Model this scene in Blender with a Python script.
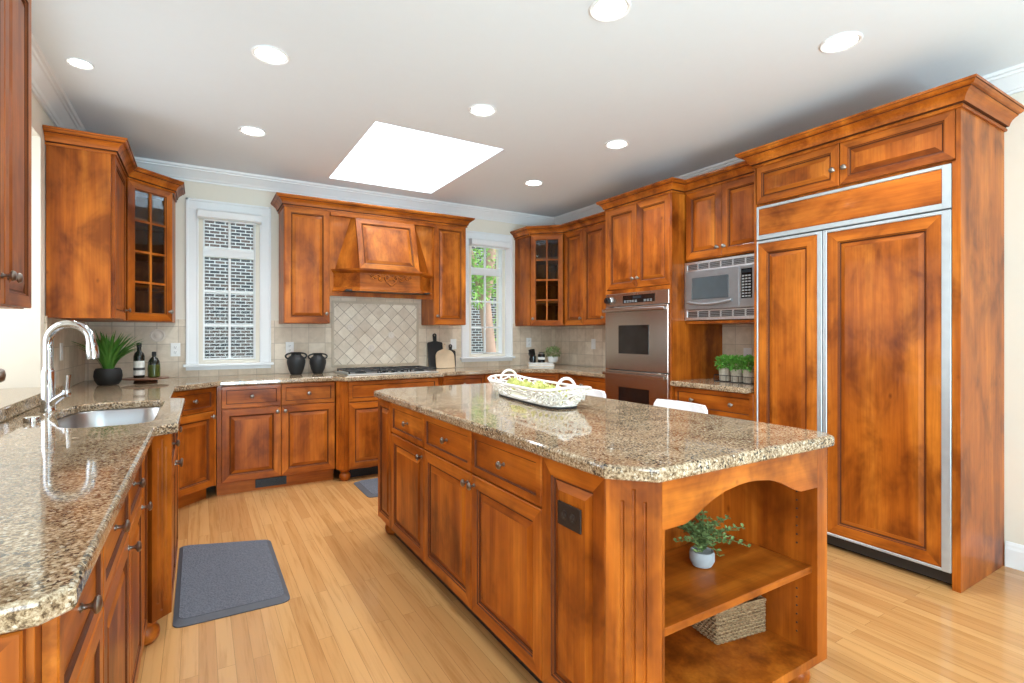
import bpy, bmesh, math, random
from mathutils import Vector, Matrix
R = math.radians
random.seed(7)
for o in list(bpy.data.objects): bpy.data.objects.remove(o)
S = bpy.context.scene; C = S.collection
# ---------------------------------------------------------------- camera, world, exposure
cd = bpy.data.cameras.new('camera'); cam = bpy.data.objects.new('camera', cd); C.objects.link(cam)
cam.location = (0, 0, 1.2984); cam.rotation_euler = (R(90), 0, R(-31.281))
cd.sensor_width = 36; cd.lens = 515.43*36/1024; cd.shift_y = (334.55-341.5)/1024; cd.clip_start = .05; cd.clip_end = 200
S.camera = cam
S.view_settings.view_transform = 'Standard'; S.view_settings.look = 'None'
S.view_settings.exposure = 0.40; S.view_settings.gamma = 1; S.view_settings.use_curve_mapping = False
W = bpy.data.worlds.new('world'); S.world = W; W.use_nodes = True
bg = W.node_tree.nodes['Background']; bg.inputs[0].default_value = (.86, .94, 1, 1); bg.inputs[1].default_value = 1.8
def area(name, loc, rot, sx, sy, power, col=(1, 1, 1)):
    l = bpy.data.lights.new(name, 'AREA'); l.shape = 'RECTANGLE'; l.size = sx; l.size_y = sy; l.energy = power; l.color = col
    o = bpy.data.objects.new(name, l); C.objects.link(o); o.location = loc; o.rotation_euler = rot; return o
sun = bpy.data.lights.new('sun', 'SUN'); sun.energy = 2.5; sun.angle = R(1.5); sun.color = (1, .95, .86)
so = bpy.data.objects.new('sun', sun); C.objects.link(so); so.rotation_euler = (R(62), 0, R(60))
# area lights: added rear, ceiling and side fill, plus bay and skylight daylight
area('rear_fill_light', (.5, -2.82, 1.3), (R(90), 0, 0), 2.2, 2.2, 26, (.72, .90, 1))  # wide fill added behind the camera, no known source there
area('ceiling_fill_light', (.85, -4.1, -.1), (R(152), 0, 0), 3.4, 2.0, 600, (.55, .84, 1))  # added fill aimed upward to brighten the ceiling, source made up
area('bay_window_daylight', (-1.40, 3.2, 1.7), (R(90), 0, R(-90)), 1.3, 1.2, 8, (.95, .98, 1))
area('skylight_daylight', (1.54, 4.24, 3.62), (0, 0, 0), .95, 1.35, 30, (.9, .97, 1))

area('side_fill_light', (-.76, -1.3, 1.5), (R(90), 0, R(-90)), 1.5, 1.3, 52, (.85, .95, 1))  # fill added from the left to brighten the island's long side

# ---------------------------------------------------------------- materials
MATS = {}
class NT:
    def __init__(s, name):
        s.m = bpy.data.materials.new(name); s.m.use_nodes = True; s.t = s.m.node_tree; s.b = s.t.nodes['Principled BSDF']
        MATS[name] = s.m
    def n(s, typ, **kw):
        nd = s.t.nodes.new('ShaderNode'+typ)
        for k, v in kw.items(): setattr(nd, k, v)
        return nd
    def l(s, a, b): s.t.links.new(a, b)
    def coords(s, scale=(1, 1, 1), rand=0, rot=(0, 0, 0), src='Object'):
        tc = s.n('TexCoord'); mp = s.n('Mapping'); mp.inputs['Scale'].default_value = scale; mp.inputs['Rotation'].default_value = rot
        out = tc.outputs[src]
        if rand:
            oi = s.n('ObjectInfo'); mu = s.n('Math', operation='MULTIPLY'); mu.inputs[1].default_value = rand; s.l(oi.outputs['Random'], mu.inputs[0])
            va = s.n('VectorMath', operation='ADD'); s.l(out, va.inputs[0]); s.l(mu.outputs[0], va.inputs[1]); out = va.outputs[0]
        s.l(out, mp.inputs[0]); return mp.outputs[0]
    def noise(s, vec, scale, detail=3, rough=.5, dist=0):
        q = s.n('TexNoise'); q.inputs['Scale'].default_value = scale; q.inputs['Detail'].default_value = detail
        q.inputs['Roughness'].default_value = rough; q.inputs['Distortion'].default_value = dist; s.l(vec, q.inputs['Vector']); return q.outputs['Fac']
    def ramp(s, fac, stops, interp='LINEAR'):
        r = s.n('ValToRGB'); r.color_ramp.interpolation = interp; e = r.color_ramp.elements
        while len(e) < len(stops): e.new(.5)
        for i, (p, c) in enumerate(stops): e[i].position = p; e[i].color = (*c, 1) if len(c) == 3 else c
        s.l(fac, r.inputs[0]); return r.outputs[0]
    def mix(s, fac, a, b, mode='MIX'):
        q = s.n('Mix', data_type='RGBA', blend_type=mode)
        for i, v in ((0, fac), (6, a), (7, b)):
            if hasattr(v, 'type') and hasattr(v, 'links'): s.l(v, q.inputs[i])
            else: q.inputs[i].default_value = v if i == 0 else (*v, 1)
        return q.outputs[2]
    def bump(s, fac, strength=.2, dist=.002):
        b = s.n('Bump'); b.inputs['Strength'].default_value = strength; b.inputs['Distance'].default_value = dist; s.l(fac, b.inputs['Height']); s.l(b.outputs[0], s.b.inputs['Normal'])
    def base(s, c):
        if hasattr(c, 'links'): s.l(c, s.b.inputs['Base Color'])
        else: s.b.inputs['Base Color'].default_value = (*c, 1)
    def set(s, **kw):
        for k, v in kw.items(): s.b.inputs[k.replace('_', ' ')].default_value = v
        return s.m
def simple(name, col, rough=.5, metal=0, var=.05, **kw):
    t = NT(name); tc = t.coords((1, 1, 1)); n = t.noise(tc, 18, 2)
    a = tuple(min(1, v*(1+var)) for v in col); b = tuple(v*(1-var) for v in col)
    t.base(t.ramp(n, [(.3, b), (.7, a)])); return t.set(Roughness=rough, Metallic=metal, **kw)
def wood(name, axis, dark=1., light=1., red=1.):
    t = NT(name)
    sc = {'z': (9, 9, .8), 'x': (.8, 9, 9), 'y': (9, .8, 9)}[axis]
    fs = {'z': (60, 60, 2), 'x': (2, 60, 60), 'y': (60, 2, 60)}[axis]
    v = t.coords(sc, 7.3); n1 = t.noise(v, 1.0, 4, .55, .35)
    c1 = t.ramp(n1, [(.28, (.24*dark, .050*dark*red, .004)), (.5, (.40, .100*red, .008)), (.72, (.55*light, .168*light, .018))])
    v2 = t.coords((2.6, 2.6, 1.5) if axis == 'z' else (1.5, 2.6, 2.6), 3.1); n2 = t.noise(v2, 1.8, 4, .6, .3)
    c2 = t.ramp(n2, [(.34, (.48, .41, .36)), (.50, (.98, .98, .98)), (.66, (1.24, 1.28, 1.24))])
    m = t.mix(1.0, c1, c2, 'MULTIPLY')
    v3 = t.coords(fs, 1.7); n3 = t.noise(v3, 1.4, 3, .6)
    c3 = t.ramp(n3, [(.3, (.76, .72, .68)), (.62, (1.03, 1.03, 1.03))])
    m = t.mix(.8, m, c3, 'MULTIPLY')
    # pin knots
    vo = t.n('TexVoronoi'); vo.inputs['Scale'].default_value = 2.3; t.l(v2, vo.inputs['Vector'])
    k = t.ramp(vo.outputs['Distance'], [(.015, (.35, .28, .22)), (.07, (1, 1, 1))])
    m = t.mix(.7, m, k, 'MULTIPLY')
    t.base(m); t.bump(n3, .06, .001)
    return t.set(Roughness=.40, Specular_IOR_Level=.22, Coat_Weight=.13, Coat_Roughness=.07)
def granite():
    t = NT('granite'); v = t.coords((1, 1, 1))
    w = t.noise(v, 6, 3, .6, 1)
    nb = t.noise(v, 118, 5, .74, .3)
    c = t.ramp(nb, [(.38, (.085, .055, .032)), (.46, (.29, .205, .125)), (.55, (.48, .375, .255)), (.66, (.68, .61, .48))])
    flow = t.ramp(w, [(.35, (.78, .70, .62)), (.55, (1, .97, .92)), (.7, (1.1, 1.05, 1.0))])
    c = t.mix(1., c, flow, 'MULTIPLY')
    vo = t.n('TexVoronoi'); vo.inputs['Scale'].default_value = 175; t.l(v, vo.inputs['Vector'])
    sp = t.ramp(vo.outputs['Color'], [(.30, (1, 1, 1)), (.34, (0, 0, 0))])
    n5 = t.noise(v, 14, 3, .6); clus = t.ramp(n5, [(.45, (0, 0, 0)), (.58, (1, 1, 1))])
    f = t.mix(1., sp, clus, 'MULTIPLY')
    c = t.mix(f, c, (.035, .028, .024))
    vo2 = t.n('TexVoronoi'); vo2.inputs['Scale'].default_value = 190; t.l(v, vo2.inputs['Vector'])
    sp2 = t.ramp(vo2.outputs['Color'], [(.14, (1, 1, 1)), (.18, (0, 0, 0))])
    c = t.mix(t.mix(1., sp2, (.6, .6, .6), 'MULTIPLY'), c, (.72, .65, .53))
    t.base(c); return t.set(Roughness=.06, Specular_IOR_Level=.6)
def floor_mat():
    t = NT('oak_floor'); v = t.coords((1, 1, 1), rot=(0, 0, R(90)))
    b = t.n('TexBrick'); b.offset = .37; b.inputs['Scale'].default_value = 1; b.inputs['Mortar Size'].default_value = .0009
    b.inputs['Brick Width'].default_value = 1.15; b.inputs['Row Height'].default_value = .062; b.inputs['Bias'].default_value = 0
    b.inputs['Color1'].default_value = (.0, .0, .0, 1); b.inputs['Color2'].default_value = (1, 1, 1, 1); b.inputs['Mortar'].default_value = (.45, .45, .45, 1); t.l(v, b.inputs['Vector'])
    tone = t.ramp(b.outputs['Color'], [(0, (.52, .26, .092)), (.5, (.58, .305, .11)), (1, (.64, .355, .137))])
    g = t.coords((30, 1.6, 1)); va = t.n('VectorMath', operation='ADD'); t.l(g, va.inputs[0])
    sc = t.n('VectorMath', operation='SCALE'); sc.inputs['Scale'].default_value = 9; t.l(b.outputs['Color'], sc.inputs[0]); t.l(sc.outputs[0], va.inputs[1])
    n = t.noise(va.outputs[0], 1.4, 5, .6, .5); gr = t.ramp(n, [(.3, (.80, .74, .66)), (.5, (1, 1, 1)), (.75, (1.06, 1.05, 1.03))])
    c = t.mix(1, tone, gr, 'MULTIPLY'); mo = t.mix(b.outputs['Fac'], c, (.33, .17, .06))
    t.base(mo); return t.set(Roughness=.22, Coat_Weight=.3, Coat_Roughness=.1)
def tile_mat(name, size, plane, rot=0, off=.0, c1=(.64, .53, .40), c2=(.80, .70, .565), grout=(.52, .43, .33)):
    t = NT(name); tc = t.n('TexCoord'); sx = t.n('SeparateXYZ'); cx = t.n('CombineXYZ'); t.l(tc.outputs['Object'], sx.inputs[0])
    t.l(sx.outputs['X' if plane == 'x' else 'Y'], cx.inputs[0]); t.l(sx.outputs['Z'], cx.inputs[1])
    mp = t.n('Mapping'); mp.inputs['Rotation'].default_value = (0, 0, rot); t.l(cx.outputs[0], mp.inputs[0])
    b = t.n('TexBrick'); b.offset = off; b.inputs['Scale'].default_value = 1; b.inputs['Mortar Size'].default_value = .003; b.inputs['Mortar Smooth'].default_value = .3
    b.inputs['Brick Width'].default_value = size; b.inputs['Row Height'].default_value = size
    b.inputs['Color1'].default_value = (*c1, 1); b.inputs['Color2'].default_value = (*c2, 1); b.inputs['Mortar'].default_value = (*grout, 1); t.l(mp.outputs[0], b.inputs['Vector'])
    v = t.coords((1, 1, 1)); n = t.noise(v, 14, 5, .65, .4); r = t.ramp(n, [(.3, (.86, .84, .80)), (.55, (1, 1, 1)), (.75, (1.1, 1.1, 1.1))])
    t.base(t.mix(1, b.outputs['Color'], r, 'MULTIPLY')); t.bump(b.outputs['Fac'], -.4, .002); return t.set(Roughness=.42)
def brick_mat():
    t = NT('painted_grey_brick'); tc = t.n('TexCoord'); sx = t.n('SeparateXYZ'); cx = t.n('CombineXYZ'); t.l(tc.outputs['Object'], sx.inputs[0])
    t.l(sx.outputs['X'], cx.inputs[0]); t.l(sx.outputs['Z'], cx.inputs[1])
    b = t.n('TexBrick'); b.offset = .5; b.inputs['Scale'].default_value = 1; b.inputs['Mortar Size'].default_value = .011
    b.inputs['Brick Width'].default_value = .215; b.inputs['Row Height'].default_value = .078
    b.inputs['Color1'].default_value = (.025, .034, .045, 1); b.inputs['Color2'].default_value = (.09, .065, .06, 1); b.inputs['Mortar'].default_value = (.40, .43, .45, 1)
    t.l(cx.outputs[0], b.inputs['Vector']); t.base(b.outputs['Color']); return t.set(Roughness=.9)
def glass_mat(name, tint=(1, 1, 1), refl=.03):
    t = NT(name); tr = t.n('BsdfTransparent'); tr.inputs[0].default_value = (*tint, 1); gl = t.n('BsdfGlossy'); gl.inputs['Roughness'].default_value = .02
    fr = t.n('Fresnel'); fr.inputs[0].default_value = 1.45; mx = t.n('MixShader'); mu = t.n('Math', operation='MULTIPLY'); mu.inputs[1].default_value = refl*6; t.l(fr.outputs[0], mu.inputs[0]); t.l(mu.outputs[0], mx.inputs[0]); t.l(tr.outputs[0], mx.inputs[1]); t.l(gl.outputs[0], mx.inputs[2])
    t.l(mx.outputs[0], t.t.nodes['Material Output'].inputs[0]); return t.m
def emit(name, col, st):
    t = NT(name); t.base((0, 0, 0)); t.b.inputs['Emission Color'].default_value = (*col, 1); t.b.inputs['Emission Strength'].default_value = st; return t.m
def weave_mat(name, a, b, sc):
    t = NT(name); v = t.coords((1, 1, 1)); w = t.n('TexWave'); w.inputs['Scale'].default_value = sc; w.inputs['Distortion'].default_value = 4; w.inputs['Detail'].default_value = 3; w.bands_direction = 'Z'; t.l(v, w.inputs[0])
    n = t.noise(v, 90, 3); c = t.mix(.5, t.ramp(w.outputs['Fac'], [(.2, a), (.7, b)]), t.ramp(n, [(.35, a), (.65, b)])); t.base(c); t.bump(w.outputs['Fac'], .6, .004); return t.set(Roughness=.8)
def brushed(name, col, rough=.3, axis='x'):
    t = NT(name); v = t.coords({'x': (1, 120, 120), 'z': (120, 120, 1), 'y': (120, 1, 120)}[axis]); n = t.noise(v, 2, 2)
    t.base(t.ramp(n, [(.3, tuple(c*.9 for c in col)), (.7, col)])); return t.set(Roughness=rough, Metallic=1)
WZ, WX, WY = wood('alder_wood_vertical_grain', 'z'), wood('alder_wood_horizontal_grain', 'x'), wood('alder_wood_lengthwise_grain', 'y')
GLZ = simple('dark_glazed_groove', (.10, .026, .007), .6, Specular_IOR_Level=.2)
BORE = simple('bored_hole', (.05, .02, .01), .8)
GR = granite(); FL = floor_mat()
TILEX = tile_mat('travertine_tile_back', .152, 'x'); TILEY = tile_mat('travertine_tile_side', .152, 'y')
TILED = tile_mat('diamond_travertine_tile', .098, 'x', R(45), c1=(.72, .62, .50), c2=(.90, .82, .69), grout=(.38, .30, .22))
TRIMT = simple('tile_border_stone', (.58, .49, .37), .45)
MEDAL = simple('medallion_stone', (.80, .72, .63), .5)
PAINT = simple('cream_wall_paint', (.79, .745, .645), .6, var=.006); CEIL = simple('white_ceiling_paint', (.82, .88, .93), .7, var=.004); TRIM = simple('white_trim_paint', (.84, .86, .87), .35, var=.006)
STEEL = brushed('brushed_stainless_steel', (.52, .475, .44), .24, 'y'); STEELX = brushed('satin_aluminium', (.80, .82, .84), .32, 'z')
SINKS = brushed('sink_stainless', (.52, .52, .53), .28, 'y')
CHR = simple('chrome', (.62, .64, .67), .06, 1); PEW = simple('antique_pewter', (.30, .27, .24), .32, 1)
BLK = simple('matte_black', (.012, .013, .014), .55); BLKG = simple('gloss_black', (.008, .008, .009), .08); BLKM = simple('black_iron', (.015, .015, .016), .42)
DISP = simple('dark_display', (.02, .028, .035), .15); KEY = simple('pale_keys', (.35, .37, .38), .4); BTN = simple('bronze_plastic', (.018, .011, .008), .5)
WPL = simple('white_plastic', (.85, .85, .83), .3); SLOT = simple('socket_slots', (.06, .06, .06), .5)
MWG = simple('silver_plastic', (.36, .38, .40), .28, .75); FRM = simple('satin_frame', (.52, .57, .60), .35, .55); MWW = simple('smoked_microwave_glass', (.07, .085, .095), .1)
OVG = simple('oven_glass', (.012, .008, .007), .07)
GLASS = glass_mat('clear_glass'); CABG = glass_mat('cabinet_glass', (.75, .78, .8), .1)
DARKIN = simple('cabinet_interior', (.07, .03, .014), .6)
CANEM = emit('lamp_glow', (1, .97, .9), 14); SKYEM = None
MAT = weave_mat('grey_woven_mat', (.085, .096, .118), (.145, .158, .19), 120); MATE = simple('grey_mat_edge', (.085, .09, .105), .7)
GRN1 = simple('blade_green', (.075, .23, .03), .45); GRN2 = simple('sage_green', (.20, .29, .10), .6); GRN3 = simple('herb_green', (.14, .38, .055), .55); GRN4 = simple('olive_green', (.10, .16, .05), .6)
MOSS = simple('yellow_green_moss', (.60, .62, .20), .8); TREEG = simple('yellow_green_leaf', (.30, .52, .14), .6)  # tree leaves are a bright yellow-green of their own
WHT = simple('white_wicker', (.88, .86, .81), .55); CER = simple('white_ceramic', (.72, .73, .72), .35); CONC = simple('pale_concrete', (.34, .36, .38), .7, var=.15)
SEAG = weave_mat('seagrass', (.16, .08, .033), (.47, .32, .17), 45); BURL = weave_mat('burlap', (.38, .33, .26), (.62, .56, .46), 60)
MAPLE = simple('pale_maple', (.74, .57, .38), .5); WALN = simple('walnut_wood', (.20, .085, .045), .35)
BOTG = simple('dark_bottle_glass', (.012, .014, .010), .1); BOTO = simple('olive_bottle_glass', (.06, .08, .015), .15); LAB = simple('white_paper_label', (.8, .8, .76), .6)
BARK = simple('bark', (.45, .30, .24), .9); SOIL = simple('dark_soil', (.03, .02, .015), .9); CHAIRW = simple('white_chair_shell', (.88, .89, .90), .35)
BRK = brick_mat(); GRASS = simple('lawn', (.10, .20, .05), .9)

# ---------------------------------------------------------------- builders
ZB = {}
def props(o, label=None, cat=None, group=None, kind=None):
    if label: o['label'] = label
    if cat: o['category'] = cat
    if group: o['group'] = group
    if kind: o['kind'] = kind
    return o
def thing(name, label, cat, loc=(0, 0, 0), rot=0, group=None):
    o = bpy.data.objects.new(name, None); C.objects.link(o); o.empty_display_size = .1
    o.location = loc; o.rotation_euler = (0, 0, rot); ZB[o] = loc[2]; return props(o, label, cat, group)
def obj(name, bm, mats, parent=None, smooth=False, label=None):
    me = bpy.data.meshes.new(name)
    bmesh.ops.recalc_face_normals(bm, faces=bm.faces[:])
    zb = ZB.get(parent, 0)
    if zb:
        for v in bm.verts: v.co.z -= zb
    bm.to_mesh(me); bm.free()
    for m in (mats if isinstance(mats, (list, tuple)) else [mats]): me.materials.append(m)
    if smooth:
        for p in me.polygons: p.use_smooth = True
        try: me.set_sharp_from_angle(angle=R(40))
        except Exception: pass
    o = bpy.data.objects.new(name, me); C.objects.link(o)
    if parent: o.parent = parent; ZB[o] = zb
    if label: o['label'] = label
    return o
def struct(name, bm, m, parent=None, **k):
    o = obj(name, bm, m, parent, **k)
    if not parent: o['kind'] = 'structure'
    return o
def lone(name, bm, m, label, cat, group=None, **k):
    return props(obj(name, bm, m, **k), label, cat, group)
def bx(bm, x0, x1, y0, y1, z0, z1, bev=0, mi=0, seg=1):
    r = bmesh.ops.create_cube(bm, size=1); vs = r['verts']
    for v in vs: v.co = Vector(((x0+x1)/2+v.co.x*(x1-x0), (y0+y1)/2+v.co.y*(y1-y0), (z0+z1)/2+v.co.z*(z1-z0)))
    fs = {f for v in vs for f in v.link_faces}
    for f in fs: f.material_index = mi
    if bev:
        bmesh.ops.bevel(bm, geom=list({e for v in vs for e in v.link_edges}), offset=bev, segments=seg, affect='EDGES', profile=.6, material=-1)
    return bm
def B(*a, **k): return bx(bmesh.new(), *a, **k)
def lathe(bm, prof, c=(0, 0, 0), seg=24, axis='z', mi=0):
    rings = []
    for r, z in prof:
        ring = []
        for i in range(seg):
            a = 2*math.pi*i/seg; p = Vector((r*math.cos(a), r*math.sin(a), z))
            if axis == '-y': p = Vector((p.x, -p.z, p.y))
            if axis == 'x': p = Vector((p.z, p.x, p.y))
            ring.append(bm.verts.new(p+Vector(c)))
        rings.append(ring)
    for a, b in zip(rings, rings[1:]):
        for i in range(seg):
            f = bm.faces.new((a[i], a[(i+1) % seg], b[(i+1) % seg], b[i])); f.material_index = mi
    if prof[0][0] > 1e-5: bm.faces.new(rings[0][::-1]).material_index = mi
    if prof[-1][0] > 1e-5: bm.faces.new(rings[-1]).material_index = mi
    return bm
def tube(bm, pts, r, seg=8, mi=0, closed=False):
    pts = [Vector(p) for p in pts]; n = len(pts); rs = r if isinstance(r, (list, tuple)) else [r]*n; rings = []; up = None
    for i, p in enumerate(pts):
        if closed: d = (pts[(i+1) % n]-pts[i-1]).normalized()
        else: d = (pts[min(i+1, n-1)]-pts[max(i-1, 0)]).normalized()
        if up is None: up = d.orthogonal().normalized()
        up = (up-d*up.dot(d)).normalized(); s = d.cross(up)
        rings.append([bm.verts.new(p+(up*math.cos(2*math.pi*k/seg)+s*math.sin(2*math.pi*k/seg))*rs[i]) for k in range(seg)])
    pr = list(zip(rings, rings[1:]))+([(rings[-1], rings[0])] if closed else [])
    for a, b in pr:
        for k in range(seg): bm.faces.new((a[k], a[(k+1) % seg], b[(k+1) % seg], b[k])).material_index = mi
    if not closed: bm.faces.new(rings[0][::-1]).material_index = mi; bm.faces.new(rings[-1]).material_index = mi
    return bm
def prism(bm, poly, z0, z1, mi=0):
    a = [bm.verts.new((x, y, z0)) for x, y in poly]; b = [bm.verts.new((x, y, z1)) for x, y in poly]; n = len(poly)
    fs = [bm.faces.new(a[::-1]), bm.faces.new(b)]+[bm.faces.new((a[i], a[(i+1) % n], b[(i+1) % n], b[i])) for i in range(n)]
    for f in fs: f.material_index = mi
    return bm
def slab(outer, holes, z0, z1, bev=.008):
    bm = bmesh.new(); es = []
    for lp in [outer]+holes:
        vs = [bm.verts.new((x, y, z0)) for x, y in lp]; es += [bm.edges.new((vs[i], vs[(i+1) % len(vs)])) for i in range(len(vs))]
    bmesh.ops.triangle_fill(bm, edges=es, use_beauty=True)
    r = bmesh.ops.extrude_face_region(bm, geom=bm.faces[:])
    for v in r['geom']:
        if isinstance(v, bmesh.types.BMVert): v.co.z = z1
    bmesh.ops.recalc_face_normals(bm, faces=bm.faces[:])
    ed = [e for e in bm.edges if len(e.link_faces) == 2 and abs(e.verts[0].co.z-e.verts[1].co.z) < 1e-6 and abs(e.link_faces[0].normal.z-e.link_faces[1].normal.z) > .5]
    if bev: bmesh.ops.bevel(bm, geom=ed, offset=bev, segments=3, affect='EDGES', profile=.5)
    return bm
def sweep(bm, path, prof, closed=False, mi=0):
    """profile (out, z) carried along a horizontal path; 'out' is to the right of travel"""
    P2 = [Vector((p[0], p[1])) for p in path]; n = len(P2); rings = []
    for i in range(n):
        d0 = (P2[i]-P2[i-1]).normalized() if (i > 0 or closed) else None
        d1 = (P2[(i+1) % n]-P2[i]).normalized() if (i < n-1 or closed) else None
        d0 = d0 or d1; d1 = d1 or d0
        n0 = Vector((d0.y, -d0.x)); n1 = Vector((d1.y, -d1.x)); m = (n0+n1).normalized(); k = 1/max(.3, m.dot(n0))
        rings.append([bm.verts.new((P2[i].x+m.x*o*k, P2[i].y+m.y*o*k, z)) for o, z in prof])
    q = len(prof); pr = list(zip(rings, rings[1:]))+([(rings[-1], rings[0])] if closed else [])
    for a, b in pr:
        for k in range(q): bm.faces.new((a[k], b[k], b[(k+1) % q], a[(k+1) % q])).material_index = mi if isinstance(mi, int) else mi[k]
    if not closed: bm.faces.new(rings[0]); bm.faces.new(rings[-1][::-1])
    return bm
def rings_front(x0, x1, z0, z1, prof, hole=False):
    """concentric rectangles (inset, y, glazed) lofted into a framed panel facing -y"""
    bm = bmesh.new(); rs = []
    for ins, y, g in prof:
        rs.append([bm.verts.new((x, y, z)) for x, z in ((x0+ins, z0+ins), (x1-ins, z0+ins), (x1-ins, z1-ins), (x0+ins, z1-ins))])
    for k, (a, b) in enumerate(zip(rs, rs[1:])):
        for i in range(4):
            f = bm.faces.new((a[i], a[(i+1) % 4], b[(i+1) % 4], b[i])); f.material_index = 2 if prof[k+1][2] else (1 if i in (0, 2) else 0)
    if hole:
        for i in range(4): bm.faces.new((rs[-1][i], rs[-1][(i+1) % 4], rs[0][(i+1) % 4], rs[0][i]))
    else:
        bm.faces.new(rs[0]); bm.faces.new(rs[-1]).material_index = 0
    return bm
def panel_prof(f, d=.02):
    return [(0, d, 0), (0, .003, 0), (.003, 0, 0), (f-.006, 0, 0), (f-.003, .005, 1), (f, .006, 0), (f+.005, .011, 1), (f+.008, .011, 1), (f+.032, .003, 0), (f+.034, .002, 0)]
def drawer_prof(f, d=.02):
    return [(0, d, 0), (0, .003, 0), (.003, 0, 0), (f-.004, 0, 0), (f-.002, .005, 1), (f+.002, .008, 1), (f+.004, .008, 0)]
KP = [(.0085, 0), (.0085, .003), (.005, .006), (.0045, .014), (.008, .019), (.0155, .022), (.0165, .026), (.013, .031), (.006, .033), (0, .0335)]
def knob(parent, x, z, y=0):
    return obj('knob', lathe(bmesh.new(), KP, (x, y, z), 16, '-y'), PEW, parent, smooth=True)
DM = [WZ, WX, GLZ]; RM = [WX, WX, GLZ]
def door(t, x0, x1, z0, z1, kn=None, f=.058, name='door', y=0):
    bm = rings_front(x0, x1, z0, z1, [(a, b+y, g) for a, b, g in panel_prof(f)])
    d = obj(name, bm, DM, t)
    if kn: knob(d, kn[0], kn[1], y)
    return d
def drawer(t, x0, x1, z0, z1, kn=1, f=.036, name='drawer', y=0):
    d = obj(name, rings_front(x0, x1, z0, z1, [(a, b+y, g) for a, b, g in drawer_prof(f)]), [WX, WX, GLZ], t)
    zc = (z0+z1)/2
    if kn == 1: knob(d, (x0+x1)/2, zc, y+.008)
    if kn == 2: knob(d, x0+(x1-x0)*.25, zc, y+.008); knob(d, x0+(x1-x0)*.75, zc, y+.008)
    return d
def body(t, w, d, z0, z1, name='body'): return obj(name, B(0, w, .0205, d, z0, z1, .001), [WZ], t)
def toe(t, x0, x1, y, d, z1=.10): return obj('toe_kick', B(x0, x1, y, d, .0, z1), WX, t)
def flutes(bm, x0, x1, z0, z1, n, y, mi):
    """a fluted board: flat front at y with half-round channels cut in"""
    w = x1-x0; sp = w/(n+2); xs = [x0]
    fr = .0055
    mid = (n-1)/2
    def prof(z):
        pts = [(x0, y)]
        for k in range(n):
            c = x0+sp*(k+1.5); e_ = .03+.035*abs(k-mid); depth = .005 if (z0+e_+.005 < z < z1-e_-.005) else 0
            for a in range(7):
                an = math.pi*a/6; pts.append((c-fr*math.cos(an), y+depth*math.sin(an)))
        pts.append((x1, y)); return pts
    ends = sorted({.03+.035*abs(k-mid) for k in range(n)})
    lv = [0]+[v for e_ in ends for v in (e_, e_+.006)]; levels = [z0+v for v in lv]+[z1-v for v in lv[::-1]]
    rows = [[bm.verts.new((px, py, z)) for px, py in prof(z)] for z in levels]
    for a, b in zip(rows, rows[1:]):
        for i in range(len(a)-1):
            f = bm.faces.new((a[i], a[i+1], b[i+1], b[i])); f.material_index = mi
    return bm
def pilaster(t, x0, y0, x1, y1, z0, z1, n=3, foot=True):
    """fluted board standing between two points of the thing's own plan"""
    v = Vector((x1-x0, y1-y0)); w = v.length; an = math.atan2(v.y, v.x); bm = bmesh.new()
    flutes(bm, 0, w, z0, z1, n, 0, 0)
    bx(bm, 0, w, .006, .02, z0, z1); bx(bm, 0, .0008, 0, .0065, z0, z1); bx(bm, w-.0008, w, 0, .0065, z0, z1)
    M = Matrix.Translation((x0, y0, 0)) @ Matrix.Rotation(an, 4, 'Z'); bmesh.ops.transform(bm, matrix=M, verts=bm.verts[:])
    return obj('pilaster', bm, [WZ], t)
FOOT = [(.022, .0), (.034, .004), (.046, .02), (.05, .042), (.046, .06), (.034, .072), (.030, .078), (.040, .082), (.044, .092), (.044, .10)]
def foot(t, x, y): return obj('bun_foot', lathe(bmesh.new(), FOOT, (x, y, 0), 20), WX, t, smooth=True)
CROWN = [(0, 2.438), (.010, 2.438), (.013, 2.446), (.010, 2.454), (.006, 2.455), (.006, 2.461), (.020, 2.462), (.022, 2.468), (.026, 2.480), (.034, 2.493), (.046, 2.504), (.058, 2.511), (.058, 2.517), (.070, 2.519), (.078, 2.525), (.082, 2.533), (.087, 2.534), (.087, 2.547), (0, 2.547)]
CROWN_MI = [1 if k in (3, 4, 5, 11, 15) else 0 for k in range(len(CROWN))]

# ================================================================ ROOM
XL, XR, YB, ZC = -.79, 3.877, 5.313, 2.756
def xz_slab(outer, holes, y0, y1):
    bm = slab(outer, holes, 0, y1-y0, 0)
    for v in bm.verts: v.co = Vector((v.co.x, y1-v.co.z, v.co.y))
    return bm
def yz_slab(outer, holes, x0, x1):
    bm = slab(outer, holes, 0, x1-x0, 0)
    for v in bm.verts: v.co = Vector((x0+v.co.z, v.co.x, v.co.y))
    return bm
def rect(a, b, c, d): return [(a, c), (b, c), (b, d), (a, d)]
struct('floor', B(-1.6, 4.03, -3.0, 5.46, -.1, 0), FL)
struct('ceiling', slab(rect(-.94, 4.03, -3.0, 5.46), [rect(1.035, 2.05, 3.50, 4.985)], ZC, ZC+.05, 0), CEIL)
WH = [rect(.03, .45, 1.07, 2.44), rect(2.675, 3.095, 1.07, 2.44)]
struct('wall_back', xz_slab(rect(-.94, 4.03, 0, ZC), WH, YB, YB+.15), PAINT)
struct('wall_right', B(XR, XR+.15, -3.0, YB, 0, ZC), PAINT)
struct('wall_left', yz_slab(rect(-3.0, YB, 0, ZC), [rect(2.42, 4.0, .925, 2.45), rect(-2.05, -.55, .85, 2.15)], XL-.15, XL), PAINT)
struct('wall_rear', xz_slab(rect(-.79, XR, 0, ZC), [rect(-.6, 2.3, .05, 2.45)], -3.0, -2.86), PAINT)
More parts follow.
